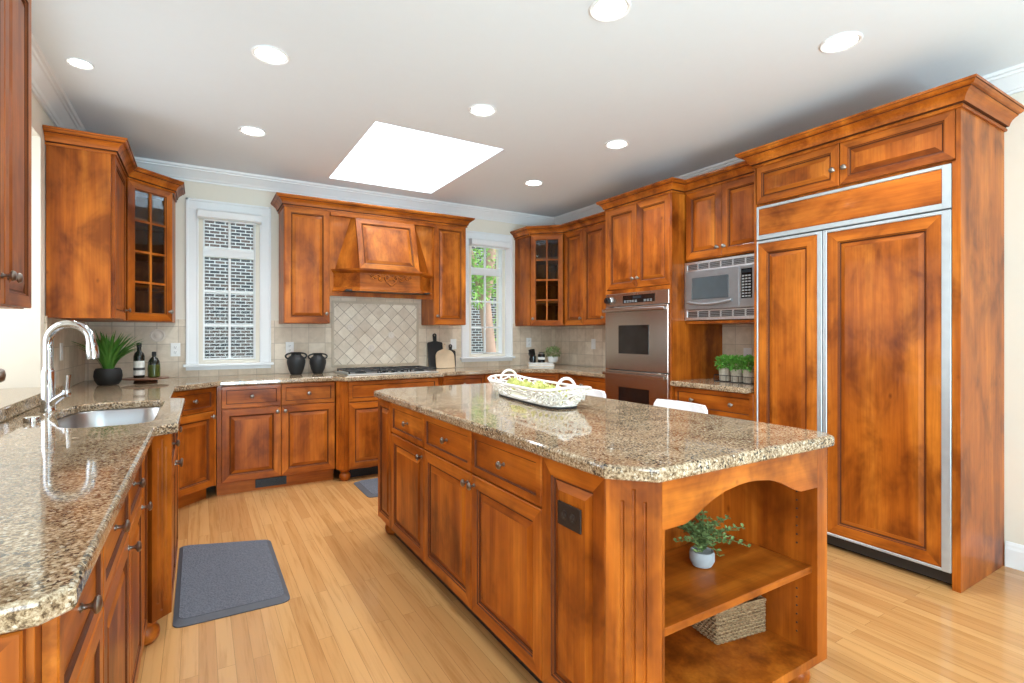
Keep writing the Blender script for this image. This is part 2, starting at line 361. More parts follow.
# the bay over the sink
bm = B(-1.5, XL-.15, 4.0, 4.08, .8, 2.55); bx(bm, -1.5, XL-.15, 2.34, 2.42, .8, 2.55); bx(bm, -1.5, XL-.15, 2.42, 4.0, 2.45, 2.55); bx(bm, -1.5, XL-.15, 2.42, 4.0, .8, .92)
struct('wall_bay', bm, PAINT)
bm = B(-1.5, -1.46, 2.42, 4.0, 2.38, 2.45)
bx(bm, -1.5, -1.44, 2.42, 4.0, .92, 1.0); bx(bm, -1.5, -1.44, 2.42, 2.5, 1, 2.38); bx(bm, -1.5, -1.44, 3.92, 4.0, 1, 2.38); bx(bm, -1.49, -1.45, 3.19, 3.23, 1, 2.38)
w3 = struct('window_3', bm, TRIM); struct('window_pane', B(-1.473, -1.468, 2.5, 3.92, 1, 2.38), GLASS, w3)
bm = bmesh.new()
for a in ((-2.05, -1.97, .85, 2.15), (-.63, -.55, .85, 2.15), (-1.97, -.63, .85, .93), (-1.97, -.63, 2.07, 2.15), (-1.32, -1.28, .93, 2.07)): bx(bm, XL-.12, XL-.06, *a)
w6 = struct('window_6', bm, TRIM); struct('window_pane', B(XL-.095, XL-.09, -1.97, -.63, .93, 2.07), GLASS, w6)  # unseen window made up to go with the side fill
# skylight well
bm = bmesh.new()
for a in ((1.0, 1.035, 3.465, 5.02), (2.05, 2.085, 3.465, 5.02), (1.035, 2.05, 3.465, 3.50), (1.035, 2.05, 4.985, 5.02)): bx(bm, *a, ZC+.05, 3.45)
w4 = struct('window_4', bm, CEIL, label='white light well of the skylight')
struct('window_pane', B(1.0, 2.085, 3.465, 5.02, 3.45, 3.458), GLASS, w4)
# unseen window added behind the camera to let in fill light
bm = bmesh.new()
for x in (-.6, .8, 2.2): bx(bm, x, x+.1, -3.0, -2.92, .05, 2.45)
bx(bm, -.6, 2.3, -3.0, -2.92, 2.37, 2.45); bx(bm, -.6, 2.3, -3.0, -2.92, .05, .15)
struct('window_5', bm, TRIM)
# ceiling cornice, baseboard
CP = [(0, ZC-.118), (.012, ZC-.118), (.014, ZC-.105), (.022, ZC-.1), (.03, ZC-.085), (.05, ZC-.06), (.068, ZC-.038), (.078, ZC-.034), (.082, ZC-.022), (.094, ZC-.018), (.1, ZC-.0005), (0, ZC-.0005)]
struct('trim_1', sweep(bmesh.new(), [(XL+.001, -2.85), (XL+.001, YB-.001), (XR-.001, YB-.001), (XR-.001, -2.85)], CP), TRIM, label='white cornice around the ceiling')
BP = [(0, .0005), (.016, .0005), (.016, .10), (.012, .112), (.010, .125), (.004, .138), (0, .14)]
struct('baseboard_right', sweep(bmesh.new(), [(XR-.0005, 1.035), (XR-.0005, -2.85)], BP), TRIM)
# tiling
struct('wall_tile_back', xz_slab([(XL+.001, .932), (XR-.013, .932), (XR-.013, 1.43), (3.223, 1.43), (3.223, 1.0145), (2.547, 1.0145), (2.547, 1.43), (.578, 1.43), (.578, 1.0145), (-.098, 1.0145), (-.098, 1.43), (XL+.001, 1.43)], [], YB-.012, YB-.001), TILEX)
struct('wall_tile_hood', B(1.045, 2.065, YB-.0125, YB-.0115, 1.43, 1.70), TILEX)
struct('wall_tile_left', B(XL+.001, XL+.012, 4.08, YB-.013, .932, 1.41), TILEY)
struct('wall_tile_right', B(XR-.012, XR-.001, 3.665, YB-.001, .932, 1.43), TILEY)
struct('wall_tile_niche', B(XR-.012, XR-.001, 2.2, 2.862, .932, 1.42), TILEY)
mu = struct('wall_tile_mural', B(1.15, 2.01, YB-.0165, YB-.0125, .995, 1.615), TILED)
bm = bmesh.new()
for a in ((1.125, 2.035, .972, .997), (1.125, 2.035, 1.613, 1.638), (1.125, 1.15, .997, 1.613), (2.01, 2.035, .997, 1.613)): bx(bm, a[0], a[1], YB-.022, YB-.0125, a[2], a[3], .003)
obj('tile_border', bm, TRIMT, mu)
for x, z in ((1.31, 1.37), (1.73, 1.29), (1.52, 1.16)):
    obj('medallion', lathe(bmesh.new(), [(.034, 0), (.034, .003), (.026, .006), (.022, .004), (.012, .005), (.006, .008), (0, .008)], (x, YB-.0165, z), 20, '-y'), MEDAL, mu, smooth=True)
struct('wall_tile_inset', lathe(bmesh.new(), [(.055, 0), (.055, .003), (.045, .006), (.038, .003), (.026, .004), (.014, .008), (0, .009)], (-.30, YB-.0125, 1.29), 24, '-y'), MEDAL)

# windows
def window(n, xc):
    x0, x1 = xc-.337, xc+.337; bm = bmesh.new()
    for a in ((x0, x0+.095, 1.04, 2.395), (x1-.095, x1, 1.04, 2.395), (x0, x1, 2.395, 2.487)):
        bx(bm, a[0], a[1], YB-.018, YB-.0005, a[2], a[3], .002)
    for a in ((x0, x0+.018, 1.04, 2.487), (x1-.018, x1, 1.04, 2.487), (x0, x1, 2.467, 2.487)): bx(bm, a[0], a[1], YB-.03, YB-.018, a[2], a[3], .003)
    for a in ((xc-.2095, xc-.2035, 1.0705, 2.4395), (xc+.2035, xc+.2095, 1.0705, 2.4395), (xc-.2035, xc+.2035, 2.434, 2.4395)): bx(bm, a[0], a[1], YB+.0005, YB+.034, a[2], a[3])
    for a in ((x0+.08, x0+.095, 1.04, 2.395), (x1-.095, x1-.08, 1.04, 2.395)): bx(bm, a[0], a[1], YB-.024, YB-.018, a[2], a[3], .002)
    w = struct('window_%d' % n, bm, TRIM)
    bm = B(x0-.02, x1+.02, YB-.06, YB+.03, 1.015, 1.04, .004); bx(bm, x0, x1, YB-.02, YB-.0125, .985, 1.0145, .002); obj('window_sill', bm, TRIM, w)
    bm = bmesh.new(); y0, y1 = YB+.035, YB+.075; a, b = xc-.21, xc+.21
    p, q = xc-.2, xc+.2
    for r in ((a, p+.004, 1.072, 2.438), (q-.004, b, 1.072, 2.438), (p, q, 1.0725, 1.085), (p, q, 1.995, 2.08), (p, q, 2.334, 2.438)): bx(bm, r[0], r[1], y0, y1, r[2], r[3], .002)
    bx(bm, xc-.009, xc+.009, y0+.006, y1-.01, 1.08, 2.335); bx(bm, p, q, y0+.01, y1-.01, 1.374, 1.392); bx(bm, p, q, y0+.01, y1-.01, 1.676, 1.694)
    obj('window_sash', bm, TRIM, w)
    obj('window_pane', B(p, q, y0+.018, y0+.021, 1.08, 2.335), GLASS, w)
    bm = B(xc-.03, xc+.03, y0-.015, y0+.005, 1.076, 1.09, .003); bx(bm, xc-.025, xc+.03, y0-.022, y0-.012, 1.082, 1.09, .003); obj('crank_handle', bm, STEELX, w)
    obj('sash_lock', B(a-.005, a+.006, y0-.012, y0, 1.42, 1.49, .003), TRIM, w)
    t = thing('roller_blind', 'white rolled-up blind cassette at the top of the '+('left window beside the glass corner cabinet' if n == 1 else 'right window beyond the range hood'), 'blind', (xc, YB-.03, 2.315))
    bm = bmesh.new(); pr = [(.01, .0), (-.075, 0), (-.09, .01), (-.09, .06), (-.075, .075), (.01, .078)]
    vs = [[bm.verts.new((x, y+.011, z+2.315)) for y, z in pr] for x in (-.25, .25)]
    for i in range(6): bm.faces.new((vs[0][i], vs[0][(i+1) % 6], vs[1][(i+1) % 6], vs[1][i]))
    bm.faces.new(vs[0]); bm.faces.new(vs[1]); obj('cassette', bm, TRIM, t)
    obj('hem_bar', B(-.205, .205, -.03, -.018, 2.30, 2.3145, .003), TRIM, t)
window(1, .24); window(2, 2.885)

# outside
lone('brick_facade', B(-9, 24, 14, 14.3, -.5, 7.5), BRK, 'grey and white brick wall of the house outside the windows', 'wall')
lone('lawn', B(-14, 30, 5.6, 14, -.7, -.5), GRASS, 'strip of green lawn between the windows and the brick house', 'lawn')
def leafcloud(bm, n, c, rad, size, flat=.6, shell=False):
    for i in range(n):
        while True:
            p = Vector((random.uniform(-1, 1), random.uniform(-1, 1), random.uniform(-1, 1)))
            if p.length < 1 and (not shell or p.length > .55): break
        q = Vector((c[0]+p.x*rad[0], c[1]+p.y*rad[1], c[2]+p.z*rad[2]))
        leaf(bm, q, (p+Vector((random.uniform(-.7, .7), random.uniform(-.7, .7), random.uniform(-.2, .8)))).normalized(), size*random.uniform(.7, 1.3), flat)
def leaf(bm, q, d, L, w=.6):
    """pointed, folded leaf with a little thickness of form"""
    s = d.cross(Vector((random.uniform(-.4, .4), random.uniform(-.4, .4), 1)))
    s = s.normalized() if s.length > 1e-4 else Vector((1, 0, 0)); u = s.cross(d).normalized()
    pts = [q, q+d*L*.35+s*L*w*.5+u*L*.10, q+d*L*.75+s*L*w*.38+u*L*.06, q+d*L-u*L*.08, q+d*L*.75-s*L*w*.38+u*L*.06, q+d*L*.35-s*L*w*.5+u*L*.10]
    m1 = bm.verts.new(q+d*L*.36); m2 = bm.verts.new(q+d*L*.75); v = [bm.verts.new(p) for p in pts]
    for f in ((v[0], v[1], m1), (v[1], v[2], m2, m1), (v[2], v[3], m2), (v[3], v[4], m2), (v[4], v[5], m1, m2), (v[5], v[0], m1)): bm.faces.new(f)
t = thing('tree', 'leafy green tree outside the window to the right of the hood', 'tree', (5.15, 9.4, -.498))
bm = bmesh.new(); tube(bm, [(0, 0, -.498), (.05, 0, .8), (-.08, .05, 2), (.1, 0, 3.2), (.05, 0, 4)], [.16, .13, .12, .09, .05], 10)
for a in ((-.5, 3), (.6, 3.2), (-.35, 2.5)): tube(bm, [(0, 0, a[1]-.9), (a[0]*.5, .1, a[1]-.4), (a[0], 0, a[1]+.3)], [.07, .05, .03], 8)
obj('trunk', bm, BARK, t, smooth=True)
bm = bmesh.new(); leafcloud(bm, 1500, (0, 0, 3.1), (1.1, .8, 1.0), .11, .5); leafcloud(bm, 420, (-.45, -.2, 2.3), (.5, .5, .45), .10, .5); leafcloud(bm, 120, (.4, .1, 1.5), (.3, .4, .4), .09, .5)
obj('crown', bm, TREEG, t)

# ================================================================ recessed lights
DL = [(.32, 2.95, 'above the aisle left of the island'), (1.57, 1.74, 'nearest the top edge of the photo, above the island end'), (2.735, 1.345, 'nearest the built-in refrigerator'),
      (1.575, 2.96, 'above the middle of the island'), (2.735, 2.955, 'in front of the double oven'), (2.75, 4.125, 'nearest the right corner cabinets'),
      (.33, 4.12, 'in front of the left window'), (-.545, 3.57, 'above the sink')]
def spot(loc, e, parent):
    l = bpy.data.lights.new('downlight_lamp', 'SPOT'); l.energy = e; l.spot_size = R(125); l.spot_blend = .7; l.shadow_soft_size = .06; l.color = (.985, .99, 1)
    o = bpy.data.objects.new('downlight_lamp', l); C.objects.link(o); o.parent = parent; o.location = loc
proto = None
for x, y, w in DL:
    lab = 'round white recessed ceiling light '+w
    if proto is None:
        t = proto = thing('recessed_light', lab, 'ceiling light', (x, y, ZC-.012), 0, 'recessed ceiling lights')
        obj('trim_ring', lathe(bmesh.new(), [(.080, ZC-.0005), (.093, ZC-.0005), (.093, ZC-.004), (.088, ZC-.007), (.083, ZC-.006), (.080, ZC-.003)], seg=32), TRIM, t, smooth=True)
        obj('lamp', lathe(bmesh.new(), [(0, ZC-.005), (.05, ZC-.0045), (.0795, ZC-.0025), (.0795, ZC-.0005), (0, ZC-.0005)], seg=32), CANEM, t, smooth=True)
    else:
        t = proto.copy(); C.objects.link(t); t.location = (x, y, ZC-.012); t['label'] = lab
        if x < -.2: t.scale = (.64, .64, 1)
        for ch in list(proto.children):
            if ch.type == 'MESH': c = ch.copy(); C.objects.link(c); c.parent = t
    spot((0, 0, -.02), 13 if x < -.2 else 33, t)

# ================================================================ cabinets
def cabdoors(t, w, z0, z1, zd, ndr=1, ndo=1, kn='r', split=True, f=.058, wide_kn=1):
    g = .0025
    if ndr:
        for i in range(ndr):
            a, b = w*i/ndr+g, w*(i+1)/ndr-g; drawer(t, a, b, zd+.004, z1-.006, wide_kn if ndr == 1 else 1)
    for i in range(ndo):
        a, b = w*i/ndo+g, w*(i+1)/ndo-g; top = (zd-.004) if ndr else z1-.006
        side = ('r' if i == 0 else 'l') if ndo == 2 else kn
        kx = b-.028 if side == 'r' else a+.028
        door(t, a, b, z0+.006, top, (kx, top-.035 if ndr else z0+.06), f)
G1 = 'wooden base cabinets along the walls'; G2 = 'wooden wall cabinets'
def base_cab(lab, x, y, rot, w, d=.58, ndr=1, ndo=1, kn='r', wk=1, zd=.70, toe_y=.08):
    t = thing('base_cabinet', lab, 'cabinet', (x, y, 0), rot, G1); body(t, w, d, .105, .8885); toe(t, 0, w, toe_y, d)
    cabdoors(t, w, .105, .8885, zd, ndr, ndo, kn, wide_kn=wk); return t
# left run (faces +X)
FX = -.18
a = thing('base_cabinet', 'wooden drawer cabinet at the near end of the left counter', 'cabinet', (FX, .985, 0), R(90), G1)
body(a, .455, .60, .105, .8885); toe(a, 0.03, .455, .08, .60)
drawer(a, .035, .452, .704, .8825); drawer(a, .035, .452, .41, .698, 1, .05); drawer(a, .035, .452, .111, .404, 1, .05)
pd = obj('end_panel', rings_front(.0, .57, .105, .886, [(p, q-.02, g) for p, q, g in panel_prof(.07)]), DM, a)
pd.rotation_euler = (0, 0, R(-90)); pd.location = (0, .60, 0)
base_cab('wooden base cabinet second from the near end of the left counter', FX, 1.443, R(90), .497, .60, kn='r')
base_cab('wooden base cabinet just before the fluted post of the sink cabinet', FX, 1.943, R(90), .42, .60, kn='r')
t = base_cab('narrow wooden panel cabinet touching the near fluted post of the sink cabinet', FX, 2.366, R(90), .22, .60, ndr=0, ndo=0); door(t, .003, .217, .111, .8825, None, .045)
t = thing('sink_cabinet', 'projecting wooden sink cabinet with fluted posts under the sink', 'cabinet', (-.10, 2.59, 0), R(90), G1)
bm = prism(bmesh.new(), [(.004, .10), (.075, .0205), (.875, .0205), (.968, .10), (.968, .68), (.004, .68)], .105, .8885); bm2 = bm
bmesh.ops.delete(bm, geom=[f for f in bm.faces if f.calc_center_median().z > .88], context='FACES_ONLY'); obj('body', bm, WZ, t)
obj('toe_kick', B(.12, .85, .12, .68, 0, .104), WX, t)
pilaster(t, .002, .066, .065, 0, .105, .8885, 3); pilaster(t, .88, 0, .98, .075, .105, .8885, 3); foot(t, .07, .09); foot(t, .905, .075)
for i in range(2):
    x0 = .068+i*.405; drawer(t, x0, x0+.40, .704, .8825, 1 if i else 1); door(t, x0, x0+.40, .111, .696, (x0+(.372 if i == 0 else .028), .66))
base_cab('narrow wooden base cabinet between sink cabinet and left corner', FX, 3.575, R(90), .82, .60, kn='r')
# left diagonal corner
s2 = math.sqrt(.5)
t = thing('corner_base_cabinet', 'wooden corner base cabinet set diagonally below the left corner', 'cabinet', (FX, 4.40, 0), R(45), G1)
L = .3/s2
def corner_poly(L, side, back):   # pentagon-ish plan in the diagonal frame
    return [(0, .0205), (L, .0205), (L+side*s2, side*s2), (L/2, back), (-side*s2, side*s2)]
obj('body', prism(bmesh.new(), corner_poly(L, .59, L/2+.59/s2-.02), .105, .8885), WZ, t)
obj('toe_kick', B(.03, L-.01, .09, .3, 0, .104), WX, t)
drawer(t, .03, L-.02, .704, .8825); door(t, .03, L-.02, .111, .696, (L-.048, .655)); obj('stile', B(L-.017, L-.001, .004, .0203, .105, .8885), WZ, t)
# back run (faces -Y)
YF = 4.714
t = thing('base_cabinet', 'wooden two-door base cabinet under the black vases, with floor vent', 'cabinet', (.122, YF, 0), 0, G1)
body(t, .91, .58, .105, .8885); toe(t, 0, .91, .07, .58)
obj('filler', B(.0, .03, .012, .0203, .105, .8885), WZ, t)
for i in range(2):
    x0 = .033+i*.44; x1 = x0+.435; drawer(t, x0, x1, .704, .8825); door(t, x0, x1, .111, .696, (x1-.028 if i == 0 else x0+.028, .655))
bm = B(.28, .52, .062, .0698, .02, .09, .002)
for i in range(9): bx(bm, .29, .51, .0595, .0625, .026+i*.0068, .029+i*.0068)
obj('floor_vent', bm, BLKM, t)
t = thing('cooktop_cabinet', 'projecting wooden cabinet with fluted posts under the gas cooktop', 'cabinet', (1.036, 4.612, 0), 0, G1)
obj('body', prism(bmesh.new(), [(.012, .12), (.1, .0205), (.924, .0205), (1.012, .12), (1.012, .68), (.012, .68)], .105, .8885), WZ, t)
obj('toe_kick', B(.10, .93, .15, .68, 0, .104), BLKM, t)
pilaster(t, .0, .09, .085, 0, .105, .8885, 3); pilaster(t, .939, 0, 1.024, .09, .105, .8885, 3); foot(t, .075, .085); foot(t, .95, .085)
obj('drawer', rings_front(.09, .934, .704, .8825, drawer_prof(.036)), RM, t)
for i in range(2):
    x0 = .09+i*.4225; door(t, x0, x0+.42, .111, .696, (x0+(.392 if i == 0 else .028), .655))
base_cab('wooden base cabinet right of the cooktop cabinet, below the cutting boards', 2.064, YF, 0, .47)
base_cab('wooden base cabinet under the right window', 2.537, YF, 0, .43)
t = thing('corner_base_cabinet', 'wooden corner base cabinet set diagonally below the right corner', 'cabinet', (2.967, YF, 0), R(-45), G1)
obj('body', prism(bmesh.new(), corner_poly(L, .58, L/2+.58/s2-.02), .105, .8885), WZ, t)
obj('toe_kick', B(.02, L-.02, .09, .3, 0, .104), WX, t)
drawer(t, .01, L-.01, .704, .8825); door(t, .01, L-.01, .111, .696, (.04, .655))
base_cab('wooden base cabinet between right corner and double oven', 3.267, 4.412, R(-90), .754, .59)
base_cab('wooden base cabinet with two-knob drawer under the herb planter', 3.262, 2.862, R(-90), .694, .60, wk=2, ndo=2)
# oven tower
TX = 3.24; t = tower = thing('oven_cabinet', 'tall wooden cabinet housing the stainless double oven', 'cabinet', (TX, 3.655, 0), R(-90))
w = .79
bm = B(0, .02, .0205, .63, .105, 2.46); bx(bm, w-.02, w, .0, .63, .0, 2.46); bx(bm, .02, w-.02, .61, .63, .105, 2.46); bx(bm, .02, w-.02, .0205, .61, 1.668, 2.46); bx(bm, .02, w-.02, .0205, .61, .105, .39)
obj('body', bm, WZ, t); toe(t, 0, w-.02, .08, .6)
bm = B(0, .02, .002, .0203, .105, 2.46); bx(bm, .0205, w-.0205, .002, .0203, 1.668, 1.70); obj('face_frame', bm, WZ, t)
door(t, .022, w/2-.002, 1.705, 2.44, (w/2-.03, 1.785)); door(t, w/2+.002, w-.022, 1.705, 2.44, (w/2+.03, 1.785))
drawer(t, .022, w-.022, .12, .38, 2, .05)
# microwave bay
MX = 3.385; t = thing('microwave_cabinet', 'wooden wall cabinet above and around the microwave', 'cabinet', (MX, 2.862, 1.38), R(-90), G2)
w = .695
bm = B(0, w, .0205, .48, 1.89, 2.46, .001); bx(bm, 0, w, .012, .48, 1.385, 1.405); bx(bm, w-.012, w, .03, .48, 1.405, 1.89); obj('body', bm, WZ, t)
door(t, .012, w/2-.002, 1.90, 2.44, (w/2-.03, 1.965)); door(t, w/2+.002, w-.004, 1.90, 2.44, (w/2+.03, 1.965))
# refrigerator cabinet
FRX = 3.265; t = thing('refrigerator_cabinet', 'tall wooden cabinet surrounding the panelled refrigerator', 'cabinet', (FRX, 2.165, 0), R(-90))
w = 1.125
bm = B(0, .018, .0, .607, 0, 2.46); bx(bm, w-.02, w, .0, .607, 0, 2.46, .001); bx(bm, w-.036, w-.0202, .002, .05, 0, 2.175); bx(bm, .018, w-.0202, .0205, .607, 2.175, 2.46); bx(bm, .018, w-.0202, .595, .607, 0, 2.175); obj('body', bm, WZ, t)
door(t, .008, .548, 2.188, 2.442, (.518, 2.285), .05); door(t, .553, w-.023, 2.188, 2.442, (.583, 2.285), .05)
# refrigerator
t = thing('refrigerator', 'built-in side-by-side refrigerator faced with wood panels in aluminium frames', 'refrigerator', (FRX, 2.145, 0), R(-90))
w = 1.067
obj('body', B(.002, w-.002, .03, .58, .02, 2.165), BLKM, t)
bm = B(.004, w-.004, .06, .075, .004, .078); 
for i in range(7): bx(bm, .01, w-.01, .052, .06, .012+i*.009, .016+i*.009)
obj('toe_grille', bm, BLKG, t)
def fr_panel(name, x0, x1, z0, z1, slabp, fl=.012, frr=.012, bt=.014):
    bm = bmesh.new()
    for r in ((x0, x0+fl, z0, z1), (x1-frr, x1, z0, z1), (x0+fl, x1-frr, z0, z0+bt), (x0+fl, x1-frr, z1-.018, z1)): bx(bm, r[0], r[1], -.006, .03, r[2], r[3], .002)
    d = obj(name, bm, FRM, t, label='aluminium frame holding a wood panel')
    pr = [(0, .028, 0), (0, -.001, 0), (.003, -.004, 0)] + ([(.02, -.004, 0)] if slabp else [(.062, -.004, 0), (.065, .001, 1), (.068, .002, 0), (.073, .008, 1), (.077, .008, 1), (.10, -.001, 0)])
    obj('wood_panel', rings_front(x0+fl+.001, x1-frr-.001, z0+bt+.001, z1-.019, pr), [WZ, WX, GLZ] if not slabp else RM, d)
    return d
fr_panel('grille_panel', 0, w, 1.942, 2.168, True, .014, .038, .03)
fr_panel('freezer_door', 0, .432, .085, 1.934, False, .01, .028)
fr_panel('refrigerator_door', .437, w, .085, 1.934, False, .024, .04)

# wall cabinets
UZ0, UZ1 = 1.40, 2.46
t = thing('wall_cabinet', 'wooden wall cabinet with close-up doors at the left edge of the photo', 'cabinet', (-.49, 1.80, 1.385), R(90), G2)
body(t, .57, .29, 1.385, 2.46); door(t, .003, .278, 1.388, 2.455, (.25, 1.47), .045); door(t, .282, .567, 1.388, 2.455, (.31, 1.47), .045)
t = thing('appliance_garage', 'small wooden counter cabinet at the left edge, only its knob showing', 'cabinet', (-.42, 1.28, .9305), R(90))
body(t, .38, .35, .9305, 1.383); door(t, .003, .377, .934, 1.38, (.366, 1.203), .05)
t = thing('wall_cabinet', 'wooden wall cabinet with broad side panel beside the sink bay', 'cabinet', (-.455, 4.10, UZ0), R(90), G2)
body(t, .60, .33, UZ0, UZ1); door(t, .02, .585, UZ0+.004, UZ1-.01, (.557, UZ0+.075))
t = thing('wall_cabinet', 'narrow wooden wall cabinet left of the hood', 'cabinet', (.645, 4.953, UZ0), 0, G2)
body(t, .395, .35, UZ0, UZ1); door(t, .004, .391, UZ0+.004, UZ1-.015, (.36, UZ0+.09))
t = thing('wall_cabinet', 'narrow wooden wall cabinet right of the hood', 'cabinet', (2.068, 4.953, UZ0), 0, G2)
body(t, .37, .35, UZ0, UZ1); door(t, .004, .366, UZ0+.004, UZ1-.015, (.034, UZ0+.09))
t = thing('wall_cabinet', 'wooden two-door wall cabinet between right corner cabinet and oven', 'cabinet', (3.547, 4.70, UZ0), R(-90), G2)
body(t, 1.04, .325, UZ0, UZ1); door(t, .012, .336, UZ0+.004, UZ1-.015, (.308, UZ0+.075)); door(t, .34, .70, UZ0+.004, UZ1-.015, (.672, UZ0+.075)); door(t, .704, 1.03, UZ0+.004, UZ1-.015)
def glass_corner(lab, x, y, rot, knob_side, cut):
    t = thing('glass_corner_cabinet', lab, 'cabinet', (x, y, UZ0), rot, 'glass-fronted corner wall cabinets')
    L = .2802/s2*1.0; L = .40; side = .325; back = L/2+side/s2-.02
    P = [(0, .0205), (L, .0205), (L+side*s2, side*s2+.0), (L/2, back), (-side*s2, side*s2)]
    bm = bmesh.new()
    n = 5; th = .016
    # walls without the front, floor, top, three shelves
    for i in range(1, 5):
        a, b = Vector(P[i]), Vector(P[(i+1) % 5]); c = Vector((L/2, .25)); ai = a+(c-a).normalized()*th; bi = b+(c-b).normalized()*th
        prism(bm, [a, b, bi, ai], UZ0+.016, UZ1-.016)
    prism(bm, P, UZ0, UZ0+.016); prism(bm, P, UZ1-.016, UZ1)
    obj('body', bm, WZ, t)
    Q = [(p[0]+(L/2-p[0])*.08, p[1]+(.25-p[1])*.08) for p in P]
    for z in (1.66, 1.91, 2.17): obj('shelf', prism(bmesh.new(), Q, z, z+.018), WX, t)
    f = .06; prof = [(0, .02, 0), (0, .003, 0), (.003, 0, 0), (f-.006, 0, 0), (f-.003, .004, 1), (f, .005, 0), (f+.002, .02, 0)]
    a, b, z0, z1 = .012, L-.012, UZ0+.004, UZ1-.015
    bm = rings_front(a, b, z0, z1, prof, True); xm = (a+b)/2; h = (z1-z0-2*f)/4
    bx(bm, xm-.008, xm+.008, .003, .018, z0+f-.002, z1-f+.002)
    for k in range(1, 4): bx(bm, a+f-.002, b-f+.002, .0035, .0175, z0+f+h*k-.008, z0+f+h*k+.008)
    d = obj('door', bm, DM, t); obj('pane', B(a+f-.003, b-f+.003, .012, .015, z0+f-.003, z1-f+.003), CABG, d, label='divided glass pane')
    knob(d, b-.03 if knob_side == 'r' else a+.03, UZ0+.08)
    bm = bmesh.new(); return t
glass_corner('glass-door corner wall cabinet left of the left window', -.455, 4.70, R(45), 'r', 0)
glass_corner('glass-door corner wall cabinet right of the right window', 3.267, 4.983, R(-45), 'l', 0)
# cornices
g = 'wooden cornices on top of the cabinets'
def cornice(path, lab, k=1, dz=0): return lone('cabinet_cornice', sweep(bmesh.new(), path, [(o*k, 2.445+(z-2.445)*(1-dz)) for o, z in CROWN], mi=CROWN_MI), [WX, GLZ], lab, 'cornice', g)
e = .0005
cornice([(XL+.002, 4.10-e), (-.455-.02+.02+e, 4.10-e), (-.455+e, 4.70-e), (-.172+e, 4.983-e), (-.172+e, YB-.002)], 'wooden cornice topping the cabinets of the left corner', .8, .12)
cornice([(.645-e, YB-.002), (.645-e, 4.953-e), (2.438+e, 4.953-e), (2.438+e, YB-.002)], 'long wooden cornice over the hood and its two cabinets', .8, .12)
cornice([(3.267-e, YB-.002), (3.267-e, 4.983-e), (3.547-e, 4.703), (3.547-e, 3.66)], 'wooden cornice over the right corner cabinets', .8, .12)
cornice([(3.5, 3.655+e), (TX-e, 3.655+e), (TX-e, 2.865-e), (MX-.001, 2.865-e), (MX-.001, 2.17)], 'wooden cornice over the oven and microwave cabinets', .72, .12)
cornice([(MX+.05, 2.165+e), (FRX-e, 2.165+e), (FRX-e, 1.04-e), (XR-.002, 1.04-e)], 'large wooden cornice over the refrigerator cabinet')

# ================================================================ hood
t = thing('range_hood', 'wooden range hood with carved scroll ornament and raised panel', 'range hood', (1.5535, 4.985, 1.70), 0)
hx, hy = 1.5535, 4.985
obj('back_board', B(1.0415-hx, 2.0665-hx, 0, .02, 1.66, 2.444), WZ, t)
obj('frieze_board', B(1.0415-hx, 2.0665-hx, -.04, -.0005, 2.4055, 2.4375), WX, t)
bm = bmesh.new()
def loft4(bm, lo, hi, z0, z1):
    a = [bm.verts.new((x-hx, y-hy, z0)) for x, y in lo]; b = [bm.verts.new((x-hx, y-hy, z1)) for x, y in hi]; n = len(lo)
    bm.faces.new(a[::-1]); bm.faces.new(b)
    for i in range(n): bm.faces.new((a[i], a[(i+1) % n], b[(i+1) % n], b[i]))
loft4(bm, [(1.085, 4.984), (1.275, 4.80), (1.845, 4.80), (2.035, 4.984)], [(1.235, 4.984), (1.265, 4.955), (1.845, 4.955), (1.875, 4.984)], 1.90, 2.405)
obj('hood_chimney', bm, WZ, t)
sl = Vector((0, .155, .505)); H = sl.length-.012
bm = rings_front(0, .585, 0, H, [(p, q-.022, g) for p, q, g in panel_prof(.055)])
M = Matrix.Translation((1.265-hx, 4.80-hy, 1.903)) @ Matrix.Rotation(-math.atan2(.155, .505), 4, 'X'); bmesh.ops.transform(bm, matrix=M, verts=bm.verts[:])
obj('hood_panel', bm, DM, t)
mp_ = [(1.075-hx, -.0005), (1.268-hx, 4.775-hy), (1.85-hx, 4.775-hy), (2.045-hx, -.0005)]
bm = prism(bmesh.new(), [(1.09-hx, -.0005), (1.275-hx, 4.80-hy), (1.843-hx, 4.80-hy), (2.03-hx, -.0005)], 1.715, 1.899)
sweep(bm, mp_, [(-.012, 1.72), (0, 1.72), (0, 1.88), (-.012, 1.88)])
obj('mantle', bm, WX, t)
obj('mantle_shelf', sweep(bmesh.new(), mp_, [(-.02, 1.868), (.004, 1.868), (.01, 1.876), (.022, 1.883), (.026, 1.891), (.034, 1.893), (.034, 1.906), (-.02, 1.906)]), WX, t)
obj('mantle_base', sweep(bmesh.new(), mp_, [(-.02, 1.70), (.018, 1.70), (.018, 1.715), (.010, 1.722), (.004, 1.738), (-.02, 1.738)]), WX, t)
obj('filter_panel', B(1.15-hx, 1.97-hx, -.17, -.01, 1.70, 1.713), BLKM, t)
bm = bmesh.new(); cx, cz, yy = 1.56-hx, 1.812, 4.7745-hy
def spiral(x, z, r, turns, d, a0=0): return [(x+d*r*(1-k/26)*math.cos(a0+turns*2*math.pi*k/24), yy-.004, z+r*(1-k/26)*math.sin(a0+turns*2*math.pi*k/24)) for k in range(25)]
